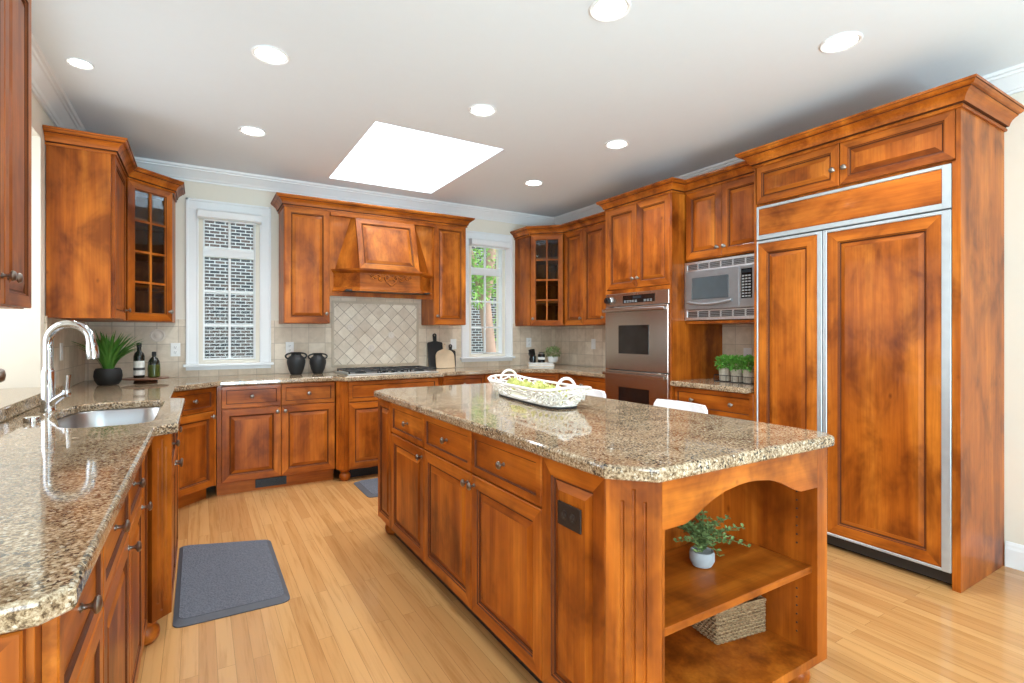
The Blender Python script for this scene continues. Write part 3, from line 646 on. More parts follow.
for d in (-1, 1):
    tube(bm, spiral(cx+d*.045, cz+.018, .026, 1.3, d, 2.4), [.0085*(1-k/40) for k in range(25)], 6)
    tube(bm, spiral(cx+d*.105, cz+.012, .020, 1.2, d, 3.6), [.0075*(1-k/40) for k in range(25)], 6)
    tube(bm, spiral(cx+d*.155, cz+.022, .014, 1.1, d, 1.0), [.0065*(1-k/40) for k in range(25)], 6)
    tube(bm, [(cx+d*(.02+.018*k), yy-.003, cz+.036+.012*math.sin(k*1.3)) for k in range(11)], [.009-.0005*k for k in range(11)], 6)
    tube(bm, [(cx+d*.05*(1-k/8), yy-.004, cz-.005-.045*(k/8)**.7) for k in range(9)], .008, 6)
    for k in range(4): bmesh.ops.create_icosphere(bm, subdivisions=1, radius=.011, matrix=Matrix.Translation((cx+d*(.075+.034*k), yy-.002, cz+.03-.02*(k % 2))))
for k in range(7):
    a = R(30+20*k); tube(bm, [(cx, yy-.004, cz+.0), (cx+.034*math.cos(a), yy-.008, cz+.034*math.sin(a))], [.005, .011], 6)
obj('scroll_carving', bm, WX, t, smooth=True)
bm = bmesh.new(); yy += .0095
for d in (-1, 1):
    tube(bm, spiral(cx+d*.045, cz+.018, .026, 1.3, d, 2.4), .013, 6); tube(bm, spiral(cx+d*.105, cz+.012, .020, 1.2, d, 3.6), .012, 6); tube(bm, spiral(cx+d*.155, cz+.022, .014, 1.1, d, 1.0), .011, 6)
    tube(bm, [(cx+d*(.02+.018*k), yy-.003, cz+.036+.012*math.sin(k*1.3)) for k in range(11)], .013, 6); tube(bm, [(cx+d*.05*(1-k/8), yy-.004, cz-.005-.045*(k/8)**.7) for k in range(9)], .0125, 6)
obj('carved_ground', bm, GLZ, t, smooth=True)

# ================================================================ island
IX, IY = 1.003, 3.345
t = isl = thing('kitchen_island', 'large wooden kitchen island with drawers, doors and open end shelves', 'kitchen island', (IX, IY, 0), R(-90))
w = 2.325; dp = .974
bm = B(.0, 1.935, .0205, dp, .105, .8885)
prism(bm, [(1.9352, .0205), (2.218, .0205), (2.306, .108), (2.306, .142), (1.9352, .142)], .105, .8885)
bx(bm, 1.9352, w, .910, dp, .105, .8885); bx(bm, 1.9352, w-.0205, .1422, .9095, .868, .8885); bx(bm, 1.9352, w, .1422, .9095, .105, .137)
obj('body', bm, WZ, t)
obj('toe_kick', B(.06, 2.2, .08, .9, 0, .1045), BLKM, t)
obj('end_panel', rings_front(0, .268, .109, .885, panel_prof(.05)), DM, t)
g = .003
for a, b, kd in ((.275, .808, 'r'), (.812, 1.352, 'r'), (1.356, 1.886, 'l')):
    drawer(t, a, b, .704, .885); door(t, a, b, .109, .697, ((b-.028) if kd == 'r' else (a+.028), .655))
obj('side_panel', rings_front(1.89, 2.213, .109, .885, panel_prof(.06)), DM, t)
pilaster(t, 2.214, .001, w, .111, .105, .8885, 3)
# arched apron across the open end (in plan along local y at x = w)
pts = [(.112, .746), (.205, .747), (.24, .757), (.28, .775), (.33, .797), (.39, .814), (.46, .823), (.504, .825), (.55, .823), (.62, .814), (.68, .797), (.73, .775), (.77, .757), (.805, .747), (.9095, .745)]
bm = bmesh.new(); lo = [(y, z) for y, z in pts]; fr = []
for x in (w-.02, w):
    fr.append(([bm.verts.new((x, y, z)) for y, z in lo], [bm.verts.new((x, y, .8883)) for y, z in lo]))
n = len(lo)
for i in range(n-1):
    for k, (l_, h_) in enumerate(fr): bm.faces.new((l_[i], l_[i+1], h_[i+1], h_[i]))
    bm.faces.new((fr[0][0][i], fr[1][0][i], fr[1][0][i+1], fr[0][0][i+1])); bm.faces.new((fr[0][1][i], fr[1][1][i], fr[1][1][i+1], fr[0][1][i+1]))
for i in (0, -1): bm.faces.new((fr[0][0][i], fr[1][0][i], fr[1][1][i], fr[0][1][i]))
obj('arched_apron', bm, WY, t)
obj('shelf', B(1.936, w-.018, .1425, .9095, .428, .454, .004, seg=2), WY, t)
bm = bmesh.new()
for z in [.19+.032*k for k in range(6)]+[.52+.032*k for k in range(8)]:
    lathe_v = [(.0035, 0), (.0035, .002), (0, .002)]
    for xx in (2.25,): lathe(bm, lathe_v, (xx, .9101, z), 8, '-y')
obj('shelf_pin_holes', bm, BORE, t)
for x, y in ((2.245, .10), (2.25, .90), (.06, .08), (.06, .90)): foot(t, x, y)
lone('island_countertop', slab([(.975, 3.34), (1.07, 3.435), (1.91, 3.435), (2.01, 3.335), (2.02, 1.05), (1.975, .993), (1.078, .995), (.975, 1.105)], [], .8895, .932, .011), GR,
     'speckled brown granite countertop on the island', 'countertop')
# ================================================================ counters
def rr(x0, x1, y0, y1, r, n=6, cc=None):
    out = []
    for cx, cy, a in ((x1-r, y1-r, 0), (x0+r, y1-r, 90), (x0+r, y0+r, 180), (x1-r, y0+r, 270)):
        for k in range(n+1): out.append((cx+r*math.cos(R(a+90*k/n)), cy+r*math.sin(R(a+90*k/n))))
    return out
CT = .93
SINKP = [(-.170, 2.63), (-.170, 3.52), (-.53, 3.52), (-.585, 3.22), (-.46, 2.63)]
def sink_loop(ex):
    c = Vector((-.36, 3.08)); P = [Vector(p) for p in SINKP]; P = [p+(p-c).normalized()*ex*1.3 for p in P]; out = []
    for i in range(5):
        a, b, d = P[i-1], P[i], P[(i+1) % 5]; r = .10; p, q = b+(a-b).normalized()*r, b+(d-b).normalized()*r
        for k in range(8): u = k/7; v = p*(1-u)**2+b*2*u*(1-u)+q*u*u; out.append((v.x, v.y))
    return out
SINKH = sink_loop(0)
lone('countertop', slab([(XL+.001, .955), (-.19, .955), (-.155, .99), (-.15, 2.50), (-.073, 2.555), (-.068, 3.55), (-.143, 3.61), (-.143, 4.385), (.147, 4.678), (1.0, 4.678), (1.085, 4.572), (2.01, 4.572), (2.095, 4.678),
      (2.955, 4.678), (3.235, 4.398), (3.235, 3.658), (XR-.0005, 3.658), (XR-.0005, YB-.0005), (XL+.001, YB-.0005)], [SINKH], .8895, CT, .010), GR, 'speckled brown granite countertop running along the sink and cooktop walls', 'countertop')
lone('niche_countertop', slab([(3.215, 2.195), (XR-.0005, 2.195), (XR-.0005, 2.861), (3.215, 2.861)], [], .8895, CT, .010), GR, 'short granite countertop below the microwave', 'countertop')
bm = slab([(-.70, 2.43), (-.70, 4.07), (XL+.002, 4.07), (XL+.002, 3.999), (-1.438, 3.999), (-1.438, 2.421), (XL+.002, 2.421), (XL+.002, 2.41), (-.70, 2.41)], [], .9305, .992, .008)
lone('granite_ledge', bm, GR, 'raised granite ledge in the bay behind the sink', 'ledge')
# sink
t = thing('sink', 'stainless steel undermount sink', 'sink', (-.373, 3.01, .70))
bm = bmesh.new(); rs = []
for ex, z in ((.02, .8885), (.002, .8885), (0, .885), (-.006, .76), (-.012, .715), (-.03, .70), (-.12, .695)):
    rs.append([bm.verts.new((x+.373, y-3.01, z)) for x, y in sink_loop(ex)])
for a, b in zip(rs, rs[1:]):
    for i in range(len(a)): bm.faces.new((a[i], a[(i+1) % len(a)], b[(i+1) % len(a)], b[i]))
bm.faces.new(rs[-1]); obj('basin', bm, SINKS, t, smooth=True)
obj('drain', lathe(bmesh.new(), [(.045, .6955), (.045, .698), (.03, .699), (.028, .697), (0, .697)]), CHR, t, smooth=True)
# faucet
fx, fy = -.618, 3.27
t = thing('faucet', 'tall chrome gooseneck kitchen faucet beside the sink', 'faucet', (fx, fy, CT))
obj('base', lathe(bmesh.new(), [(.031, CT+.0005), (.031, CT+.006), (.028, CT+.012), (.027, CT+.02), (.0265, CT+.19), (.024, CT+.196), (.0225, CT+.20), (.0225, CT+.21)]), CHR, t, smooth=True)
arc = [(0, 0, CT+.20), (0, 0, CT+.27), (0, 0, CT+.335)]+[(.083-.083*math.cos(R(a)), -.04*a/180, CT+.335+.085*math.sin(R(a))) for a in range(15, 181, 15)]+[(.168, -.041, CT+.325)]
obj('spout', tube(bmesh.new(), arc, .0195, 14), CHR, t, smooth=True)
obj('spray_head', tube(bmesh.new(), [(.168, -.041, CT+.326), (.170, -.042, CT+.31), (.174, -.043, CT+.27), (.176, -.044, CT+.25)], [.021, .024, .0255, .023], 14), CHR, t, smooth=True)
bm = tube(bmesh.new(), [(0, 0, CT+.02), (.03, -.02, CT+.055), (.07, -.04, CT+.085)], [.018, .017, .014], 12)
lathe(bm, [(0, -.02), (.016, -.02), (.018, 0), (.016, .012), (0, .014)], (.075, -.043, CT+.09), 12)
tube(bm, [(.078, -.045, CT+.10), (.082, -.048, CT+.14), (.084, -.05, CT+.175)], [.008, .0075, .009], 10); obj('lever_handle', bm, CHR, t, smooth=True)
lone('soap_dispenser_cap', lathe(bmesh.new(), [(.0, CT+.0005), (.028, CT+.0005), (.028, CT+.018), (.026, CT+.022), (.0, CT+.022)], (-.60, 2.90, 0)), CHR, 'round chrome sink-hole cap beside the faucet base', 'faucet cap', smooth=True)

# ================================================================ appliances
# double oven (tower frame: faces -X)
t = thing('double_oven', 'stainless steel double wall oven', 'oven', (TX, 3.655, .395), R(-90)); w = .79; a, b = .0215, .7685
obj('body', B(a+.002, b-.002, .03, .58, .395, 1.665), BLKM, t)
cp = obj('control_panel', B(a, b, -.012, .028, 1.55, 1.665, .003), STEEL, t)
obj('display', B(.245, .62, -.0145, -.0122, 1.575, 1.642), BLKG, cp)
bm = bmesh.new()
for x0, n in ((.262, 3), (.36, 2), (.50, 3)):
    for r_ in range(2):
        for k in range(n): bx(bm, x0+k*.034, x0+k*.034+.022, -.0155, -.0145, 1.582+r_*.011, 1.587+r_*.011)
obj('buttons', bm, KEY, cp); obj('lcd', B(.37, .47, -.0153, -.0145, 1.612, 1.632), DISP, cp)
bm = lathe(bmesh.new(), [(.036, 0), (.036, .012), (.033, .016), (0, .016)], (.075, -.012, 1.607), 24, '-y'); obj('dial_ring', bm, CHR, cp, smooth=True)
obj('dial', lathe(bmesh.new(), [(.027, .0), (.027, .03), (.024, .034), (0, .034)], (.075, -.028, 1.607), 20, '-y'), BLKG, cp, smooth=True)
for nm, z0, z1 in (('upper_oven_door', .985, 1.545), ('lower_oven_door', .405, .978)):
    d = obj(nm, B(a, b, -.022, .025, z0, z1, .004), STEEL, t)
    wz1 = z1-.165 if nm[0] == 'u' else z1-.145
    obj('window', B(.20, .565, -.0245, -.0222, wz1-.25, wz1, .001), OVG, d)
    bm = B(a+.004, b-.004, -.062, -.038, z1-.045, z1-.018, .006, seg=2); bx(bm, a+.012, a+.04, -.04, -.0225, z1-.042, z1-.02); bx(bm, b-.04, b-.012, -.04, -.0225, z1-.042, z1-.02); obj('handle', bm, STEEL, d)
# microwave
t = thing('microwave', 'silver built-in microwave with louvred trim frame', 'microwave', (MX, 2.862, 1.407), R(-90)); w = .682
bm = B(.002, w, -.002, .012, 1.858, 1.878, .002); bx(bm, .002, w, -.002, .012, 1.412, 1.436, .002); bx(bm, .002, .028, -.002, .012, 1.436, 1.858); bx(bm, w-.028, w, -.002, .012, 1.436, 1.858)
bx(bm, .028, w-.028, .0, .012, 1.805, 1.815); bx(bm, .028, w-.028, .0, .012, 1.482, 1.492)
for k in range(7):
    for z0, z1 in ((1.815, 1.858), (1.436, 1.482)): bx(bm, .028+k*.104-.006, .028+k*.104+.002, .0, .012, z0, z1)
obj('trim_frame', bm, STEELX, t); obj('body', B(.03, w-.03, .0125, .45, 1.41, 1.87), BLKM, t)
for k in range(3):
    for z in (1.820, 1.442): obj('louvre', B(.03, w-.03, .003, .0115, z+k*.013, z+k*.013+.007), MWG, t)
d = obj('microwave_door', B(.034, .52, -.03, -.0, 1.495, 1.802, .006, seg=2), MWG, t)
obj('window', B(.10, .43, -.0325, -.0302, 1.575, 1.745, .004), MWW, d)
bm = tube(bmesh.new(), [(.06+.05*k, -.036-.012*math.sin(math.pi*k/8), 1.555-.022*math.sin(math.pi*k/8)) for k in range(9)], .011, 10); obj('handle', bm, MWG, d, smooth=True)
cp = obj('keypad_panel', B(.522, w-.034, -.03, -.0, 1.495, 1.802, .006, seg=2), MWG, t)
obj('keypad', B(.535, .622, -.0315, -.0302, 1.56, 1.775, .002), BLKG, cp); obj('display', B(.543, .614, -.0325, -.0315, 1.745, 1.765), DISP, cp)
bm = bmesh.new()
for i in range(8):
    for j in range(3): bx(bm, .543+j*.025, .561+j*.025, -.0325, -.0315, 1.57+i*.021, 1.58+i*.021)
obj('keys', bm, KEY, cp)
# cooktop
t = thing('gas_cooktop', 'stainless gas cooktop with black grates', 'cooktop', (1.55, 4.93, CT))
obj('pan', B(-.42, .45, -.26, .24, CT+.0005, CT+.014, .005, seg=2), STEELX, t)
for k, x0 in enumerate((-.405, -.12, .165)):
    x1 = x0+.27; bm = bmesh.new(); z0, z1 = CT+.030, CT+.042
    for xx in (x0, x0+.129, x1-.012): bx(bm, xx, xx+.012, -.24, .22, z0, z1, .002)
    for yy in (-.24, -.13, -.016, .1, .208): bx(bm, x0, x1, yy, yy+.012, z0+.0005, z1+.0005, .002)
    for xx in (x0, x1-.012):
        for yy in (-.24, .208): bx(bm, xx, xx+.012, yy, yy+.012, CT+.0142, z0+.001)
    obj('grate', bm, BLKM, t)
for x, y in ((-.27, -.13), (-.27, .11), (.015, .11), (.30, -.13), (.30, .11)):
    obj('burner', lathe(bmesh.new(), [(.05, CT+.0142), (.05, CT+.02), (.038, CT+.022), (.036, CT+.028), (0, CT+.028)], (x, y, 0)), BLKM, t, smooth=True)
for k in range(5): obj('control_knob', lathe(bmesh.new(), [(.017, CT+.0142), (.017, CT+.018), (.014, CT+.022), (.012, CT+.038), (0, CT+.039)], (-.075+.045*k, -.19+(.05 if k % 2 else 0), 0), 16), BLKG, t, smooth=True)

# ================================================================ outlets and switches
GO = 'outlets and switches on the tile'
def plate(name, lab, loc, rot, kind='outlet', m=None, w=.072, h=.116, g=GO, cat='outlet'):
    t = thing(name, lab, cat, loc, rot, g); z = loc[2]
    pl = obj('cover_plate', B(-w/2, w/2, -.006, 0, z-h/2, z+h/2, .002, seg=2), m or WPL, t)
    if kind == 'outlet':
        for s in (-1, 1):
            if h > w: cxz = (0, s*.021)
            else: cxz = (s*.021, 0)
            f = obj('socket', lathe(bmesh.new(), [(.015, .006), (.015, .0075), (.014, .008), (0, .008)], (cxz[0], 0, z+cxz[1]), 16, '-y'), m or WPL, t, smooth=True)
            bm = B(cxz[0]-.007, cxz[0]-.0045, -.0085, -.0079, z+cxz[1]-.002, z+cxz[1]+.007); bx(bm, cxz[0]+.0045, cxz[0]+.007, -.0085, -.0079, z+cxz[1]-.002, z+cxz[1]+.007)
            lathe(bm, [(.0025, .0079), (.0025, .0085), (0, .0085)], (cxz[0], 0, z+cxz[1]-.008), 8, '-y'); obj('slots', bm, SLOT, f)
    elif kind == 'switch': obj('rocker', B(-.016, .016, -.009, -.006, z-.033, z+.033, .002), WPL, t)
    else: obj('jack', lathe(bmesh.new(), [(.005, .006), (.005, .009), (0, .009)], (0, 0, z), 10, '-y'), SLOT, t)
    return t
TB = YB-.0125
plate('wall_outlet', 'white outlet on the tile just left of the left window', (-.172, TB, 1.168), 0)
plate('wall_outlet', 'white outlet on the tile behind the black vases', (.74, TB, 1.17), 0)
plate('light_switch', 'white light switch on the tile right of the cutting boards', (2.448, TB, 1.19), 0, 'switch', cat='switch')
plate('wall_outlet', 'white outlet on the tile right of the right window', (3.46, TB, 1.20), 0)
plate('light_switch', 'white switch plate on the tile left of the double oven', (XR-.0125, 4.56, 1.19), R(-90), 'switch', cat='switch')
plate('phone_jack', 'white jack plate on the tile above the herb planter', (XR-.0125, 2.62, 1.13), R(-90), 'jack')
plate('light_switch', 'white switch plate on the left wall tile behind the faucet', (XL+.0125, 4.45, 1.185), R(90), 'switch', cat='switch')
plate('island_outlet', 'dark bronze outlet set in the island side panel', (IX-.0005, 1.297, .723), R(-90), 'outlet', BTN, .118, .075, None)

# ================================================================ things on the counters
def blades(bm, n, L, spread, w, z0, r0=.03):
    for i in range(n):
        a = random.uniform(0, 2*math.pi); tl = random.uniform(.1, 1)**.7*spread; l = L*random.uniform(.7, 1.08); q = Vector((r0*math.cos(a)*random.random(), r0*math.sin(a)*random.random(), z0))
        s = Vector((-math.sin(a), math.cos(a), 0)); prev = None; K = 6
        for k in range(K+1):
            u = k/K; th = tl*(.35+.9*u); p = q+Vector((math.cos(a)*math.sin(th), math.sin(a)*math.sin(th), math.cos(th)))*l*u; ww = w*(1-u)**.6*(.6+.8*min(1, u*4))*.5+.0004
            mid = bm.verts.new(p+Vector((0, 0, -ww*.5))); c = (bm.verts.new(p-s*ww), mid, bm.verts.new(p+s*ww))
            if prev: bm.faces.new((prev[0], prev[1], c[1], c[0])); bm.faces.new((prev[1], prev[2], c[2], c[1]))
            prev = c
def flat_disc(r, z, seg=20): return lathe(bmesh.new(), [(r, z), (0, z+.004)], seg=seg)
t = thing('potted_grass', 'spiky green grass plant in a round black pot in the left corner', 'potted plant', (-.565, 4.74, CT))
obj('pot', lathe(bmesh.new(), [(.045, CT+.0005), (.062, CT+.004), (.080, CT+.035), (.086, CT+.068), (.082, CT+.105), (.073, CT+.122), (.066, CT+.122), (.068, CT+.105), (0, CT+.102)]), BLK, t, smooth=True)
bm = bmesh.new(); blades(bm, 130, .30, .66, .021, CT+.102); obj('leaves', bm, GRN1, t)
t = thing('pedestal_tray', 'round dark wooden pedestal tray in the left corner', 'tray', (-.35, 4.86, CT))
obj('top', lathe(bmesh.new(), [(.0, CT+.026), (.15, CT+.028), (.152, CT+.033), (.148, CT+.037), (0, CT+.036)], seg=40), WALN, t, smooth=True)
obj('pedestal', lathe(bmesh.new(), [(.075, CT+.0005), (.080, CT+.008), (.066, CT+.016), (.07, CT+.026)], seg=32), WALN, t, smooth=True)
TZ = CT+.0372
t = thing('bottle', 'tall dark bottle with white label on the pedestal tray', 'bottle', (-.392, 4.87, TZ))
obj('glass_body', lathe(bmesh.new(), [(.033, TZ), (.036, TZ+.004), (.036, TZ+.165), (.030, TZ+.187), (.015, TZ+.205), (.0135, TZ+.235), (0, TZ+.235)]), BOTG, t, smooth=True)
lb = obj('label_sheet', lathe(bmesh.new(), [(.0362, TZ+.02), (.0366, TZ+.02), (.0366, TZ+.13), (.0362, TZ+.13)]), LAB, t, smooth=True)
obj('label_print', lathe(bmesh.new(), [(.0367, TZ+.058), (.0369, TZ+.058), (.0369, TZ+.078), (.0367, TZ+.078)]), SLOT, lb, smooth=True)
obj('stopper', lathe(bmesh.new(), [(.0165, TZ+.2352), (.0165, TZ+.262), (.012, TZ+.268), (0, TZ+.268)]), BLK, t, smooth=True)
t = thing('bottle', 'short rounded olive green bottle with black cap on the pedestal tray', 'bottle', (-.298, 4.87, TZ))
obj('glass_body', lathe(bmesh.new(), [(.034, TZ), (.040, TZ+.006), (.042, TZ+.07), (.040, TZ+.098)]), BOTO, t, smooth=True)
obj('shoulder', lathe(bmesh.new(), [(.040, TZ+.0982), (.037, TZ+.122), (.026, TZ+.146), (.013, TZ+.158), (.012, TZ+.165), (0, TZ+.165)]), BOTG, t, smooth=True)
obj('cap', lathe(bmesh.new(), [(.0145, TZ+.1652), (.0145, TZ+.198), (0, TZ+.199)]), BLK, t, smooth=True)
def vase(x, y, s, lab):
    t = thing('vase', lab, 'vase', (x, y, CT), R(12), 'black two-handled vases'); P = [(.038, .0), (.046, .004), (.062, .045), (.075, .10), (.075, .125), (.064, .150), (.044, .166), (.040, .175), (.046, .19), (.049, .194), (.040, .194), (.036, .18), (.038, .168), (0, .15)]
    obj('jar', lathe(bmesh.new(), [(r*s, CT+.0005+z*s) for r, z in P], seg=32), BLK, t, smooth=True)
    for d in (-1, 1):
        pts = [(d*s*(.044+.046*math.sin(R(a))), 0, CT+s*(.135+.045*(1-math.cos(R(a)))*.5*1.1+.002)) for a in range(0, 181, 20)]
        pts[0] = (d*s*.068, 0, CT+s*.138); obj('handle', tube(bmesh.new(), pts, .0075*s, 8), BLK, t, smooth=True)
vase(.765, 5.08, 1.06, 'black two-handled vase, left and taller of the pair'); vase(.962, 5.12, .99, 'black two-handled vase, right and shorter of the pair')
# cutting boards leaning on the backsplash
def board(lab, x, y, wd, h, r, hw, hh, m, tilt, th=.016, top=False):
    t = thing('cutting_board', lab, 'cutting board', (x, y, CT+.001), 0, 'cutting boards leaning on the tile'); out = []
    def arc(cx, cz, rr_, a0, a1, n=6): return [(cx+rr_*math.cos(R(a0+(a1-a0)*k/n)), cz+rr_*math.sin(R(a0+(a1-a0)*k/n))) for k in range(n+1)]
    out += arc(wd/2-.012, .012, .012, -90, 0)+arc(wd/2-r, h-r, r, 0, 80)
    out += [(hw, h+.012)]+arc(0, h+hh, hw*1.25, -20, 200, 12)+[(-hw, h+.012)]
    out += arc(-wd/2+r, h-r, r, 100, 180)+arc(-wd/2+.012, .012, .012, 180, 270)
    hole = [(.009*math.cos(R(-k*30)), h+hh+.009*math.sin(R(-k*30))) for k in range(12)]
    bm = slab(out, [hole], 0, th, .002); M = Matrix.Rotation(R(90-tilt), 4, 'X'); bmesh.ops.transform(bm, matrix=M, verts=bm.verts[:])
    zmin = min(v.co.z for v in bm.verts); ymin = min(v.co.y for v in bm.verts)
    for v in bm.verts: v.co.z += CT+.001-zmin
    o = obj('board', bm, m, t); return t
board('rectangular black paddle cutting board leaning against the tile', 2.215, 5.245, .175, .285, .018, .018, .075, BLK, 8)
board('small black board mostly hidden behind the pale maple board', 2.395, 5.258, .12, .19, .02, .016, .05, BLK, 3, .012)
board('pale maple cutting board with rounded shoulders leaning in front of the black ones', 2.305, 5.195, .22, .20, .075, .015, .055, MAPLE, 10)
# right corner group
for k, (a, b, h, lab) in enumerate(((.15, .10, .022, 'larger pale book at the bottom of the stack in the right counter corner'), (.14, .095, .018, 'smaller white book on top of the pale book in the right counter corner'))):
    z = CT+.0006+k*.0225; t = thing('book', lab, 'book', (3.42, 4.98, z), R(-30), 'books stacked flat in the right corner')
    bm = B(-a, a, -b, b, z, z+.002); bx(bm, -a, a, -b, b, z+h-.002, z+h); bx(bm, -a, -a+.003, -b, b, z+.002, z+h-.002); obj('cover', bm, WPL if k else MAPLE, t)
    obj('pages', B(-a+.0031, a-.003, -b+.003, b-.003, z+.0021, z+h-.0021), LAB, t)
BZ = CT+.0006+.0225+.018+.0005
def mug(x, y, z, tilt, lab):
    t = thing('mug', lab, 'mug', (x, y, z), R(20), 'black mugs on the stacked books')
    bm = lathe(bmesh.new(), [(.028, z), (.036, z+.005), (.038, z+.075), (.035, z+.075), (.033, z+.01), (0, z+.008)]); M = Matrix.Translation((0, 0, z)) @ Matrix.Rotation(R(tilt), 4, 'Y') @ Matrix.Translation((0, 0, -z))
    bmesh.ops.transform(bm, matrix=M, verts=bm.verts[:]); obj('cup', bm, BLKG, t, smooth=True)
    bm = tube(bmesh.new(), [(-.036-.026*math.sin(R(a)), 0, z+.04+.024*math.cos(R(a))) for a in range(0, 181, 20)], .005, 8); bmesh.ops.transform(bm, matrix=M, verts=bm.verts[:]); obj('handle', bm, BLKG, t, smooth=True)
mug(3.335, 5.02, BZ, 0, 'black mug standing on the stacked books, lower of the two'); mug(3.33, 5.02, BZ+.0765, -14, 'black mug tilted on top of another black mug')
t = thing('canister', 'black lidded canister with pale label on the stacked books', 'canister', (3.425, 4.975, BZ))
obj('jar', lathe(bmesh.new(), [(.038, BZ), (.042, BZ+.004), (.042, BZ+.095), (.036, BZ+.10), (0, BZ+.10)]), BLKG, t, smooth=True)
obj('lid', lathe(bmesh.new(), [(.034, BZ+.1002), (.036, BZ+.118), (.03, BZ+.122), (0, BZ+.122)]), PEW, t, smooth=True)
obj('label_sheet', lathe(bmesh.new(), [(.0423, BZ+.035), (.0427, BZ+.035), (.0427, BZ+.065), (.0423, BZ+.065)]), LAB, t, smooth=True)
t = thing('potted_plant', 'small green plant in a white bowl pot on the stacked books', 'potted plant', (3.54, 4.905, BZ))
obj('pot', lathe(bmesh.new(), [(.034, BZ), (.052, BZ+.008), (.062, BZ+.04), (.062, BZ+.07), (.057, BZ+.07), (.055, BZ+.06), (0, BZ+.058)]), CER, t, smooth=True)
bm = bmesh.new(); leafcloud(bm, 420, (0, 0, BZ+.12), (.095, .095, .065), .024, .45); obj('foliage', bm, GRN2, t)
# herb planter
PX, PY = 3.55, 2.50
t = thing('herb_planter', 'wire carrier holding three pots of green herbs in the microwave niche', 'planter', (PX, PY, CT), R(-90))
for k, x in enumerate((-.105, 0, .105)):
    p = obj('pot', lathe(bmesh.new(), [(.034, CT+.004), (.040, CT+.006), (.046, CT+.092), (.049, CT+.094), (.049, CT+.104), (.043, CT+.104), (.042, CT+.09), (0, CT+.088)], (x, 0, 0)), BURL, t, smooth=True)
    bm = bmesh.new(); leafcloud(bm, 420, (x, 0, CT+.145), (.068, .07, .055), .024, .6); obj('herbs', bm, GRN3, p)
bm = bmesh.new()
for z in (CT+.003, CT+.05): tube(bm, [(-.162, -.056, z), (.162, -.056, z), (.162, .056, z), (-.162, .056, z)], .003, 6, closed=True)
for x in [-.162+.054*k for k in range(7)]:
    for y in (-.056, .056): tube(bm, [(x, y, CT+.003), (x, y, CT+.05)], .002, 6)
obj('wire_carrier', bm, BLKM, t)

# ================================================================ basket on the island
bxx, byy, IZ = 1.585, 2.37, .932
t = thing('oval_basket', 'long white wicker basket with two loop handles on the island', 'basket', (bxx, byy, IZ), R(84))
def sup(a, b, k, n=4.2): c, s_ = math.cos(k), math.sin(k); return (a*math.copysign(abs(c)**(2/n), c), b*math.copysign(abs(s_)**(2/n), s_))
def ringpts(a, b, z, n=72, lift=0): return [(*sup(a, b, 2*math.pi*k/n), z+lift*(abs(math.cos(2*math.pi*k/n))**4)) for k in range(n)]
hB = .078; bm = bmesh.new()
for u, r in ((0, .006), (1, .0075)):
    a_, b_ = .345+.075*u, .085+.06*u; tube(bm, ringpts(a_, b_, IZ+.014+hB*u, lift=.02*u), r, 6, closed=True)
N = 27
for ph in range(2):
    for k in range(N):       # crossing looped canes make the open weave
        pts = []
        for j in range(9):
            u = j/8; th = 2*math.pi*(k+ph*.5)/N+(1 if ph else -1)*.30*math.sin(math.pi*u*1.5)*(.7); a_, b_ = .345+.075*u, .085+.06*u
            x, y = sup(a_, b_, th); off = (.004 if (j+k) % 2 else -.004)*(1 if ph else -1); pts.append((x*(1+off/.2), y*(1+off/.1), IZ+.014+hB*u+.02*u*(abs(math.cos(th))**4)))
        tube(bm, pts, .0048, 5)
for k in range(30):         # curled loops on the outside
    th = 2*math.pi*k/30
    for u0 in (.55,):
        a_, b_ = .348+.075*u0, .088+.06*u0; x, y = sup(a_, b_, th+.08*(u0 > .5)); tg = Vector((-y/b_**2*0-math.sin(th)*a_, math.cos(th)*b_, 0)).normalized()
        c = Vector((x, y, IZ+.014+hB*u0+.02*u0*(abs(math.cos(th))**4))); tube(bm, [c+tg*.023*math.cos(R(q_))+Vector((0, 0, .021*math.sin(R(q_)))) for q_ in range(0, 360, 45)], .0042, 5, closed=True)
obj('woven_side', bm, WHT, t, smooth=True)
bm = lathe(bmesh.new(), [(0, 0), (1, 0), (1, .006), (0, .006)], seg=72)
for v in bm.verts:
    r_ = math.hypot(v.co.x, v.co.y)
    if r_ > .01: a_ = math.atan2(v.co.y, v.co.x); x, y = sup(.346, .086, a_); v.co.x, v.co.y = x, y
    v.co.z += IZ+.012
obj('base', bm, WHT, t)
bm = bmesh.new(); tube(bm, ringpts(.35, .09, IZ+.006), .0055, 6, closed=True)
obj('foot_ring', bm, BLKM, t)
for d in (-1, 1):
    cx = d*.315
    pts = [(cx+d*.0, .06*math.cos(R(a)), IZ+hB+.012+.06*math.sin(R(a))) for a in range(0, 181, 12)]
    pts = [(x+d*.02, y*.9, z) for x, y, z in pts]; obj('handle', tube(bmesh.new(), [(cx+d*.02, .056, IZ+.07)]+pts+[(cx+d*.02, -.056, IZ+.07)], .0075, 8), WHT, t, smooth=True)
balls = [(-.28, .0), (-.205, .03), (-.165, -.032), (-.09, .018), (-.01, -.02), (.07, .02), (.145, -.02), (.215, .025), (.285, -.01)]
bproto = None; rz = R(84)
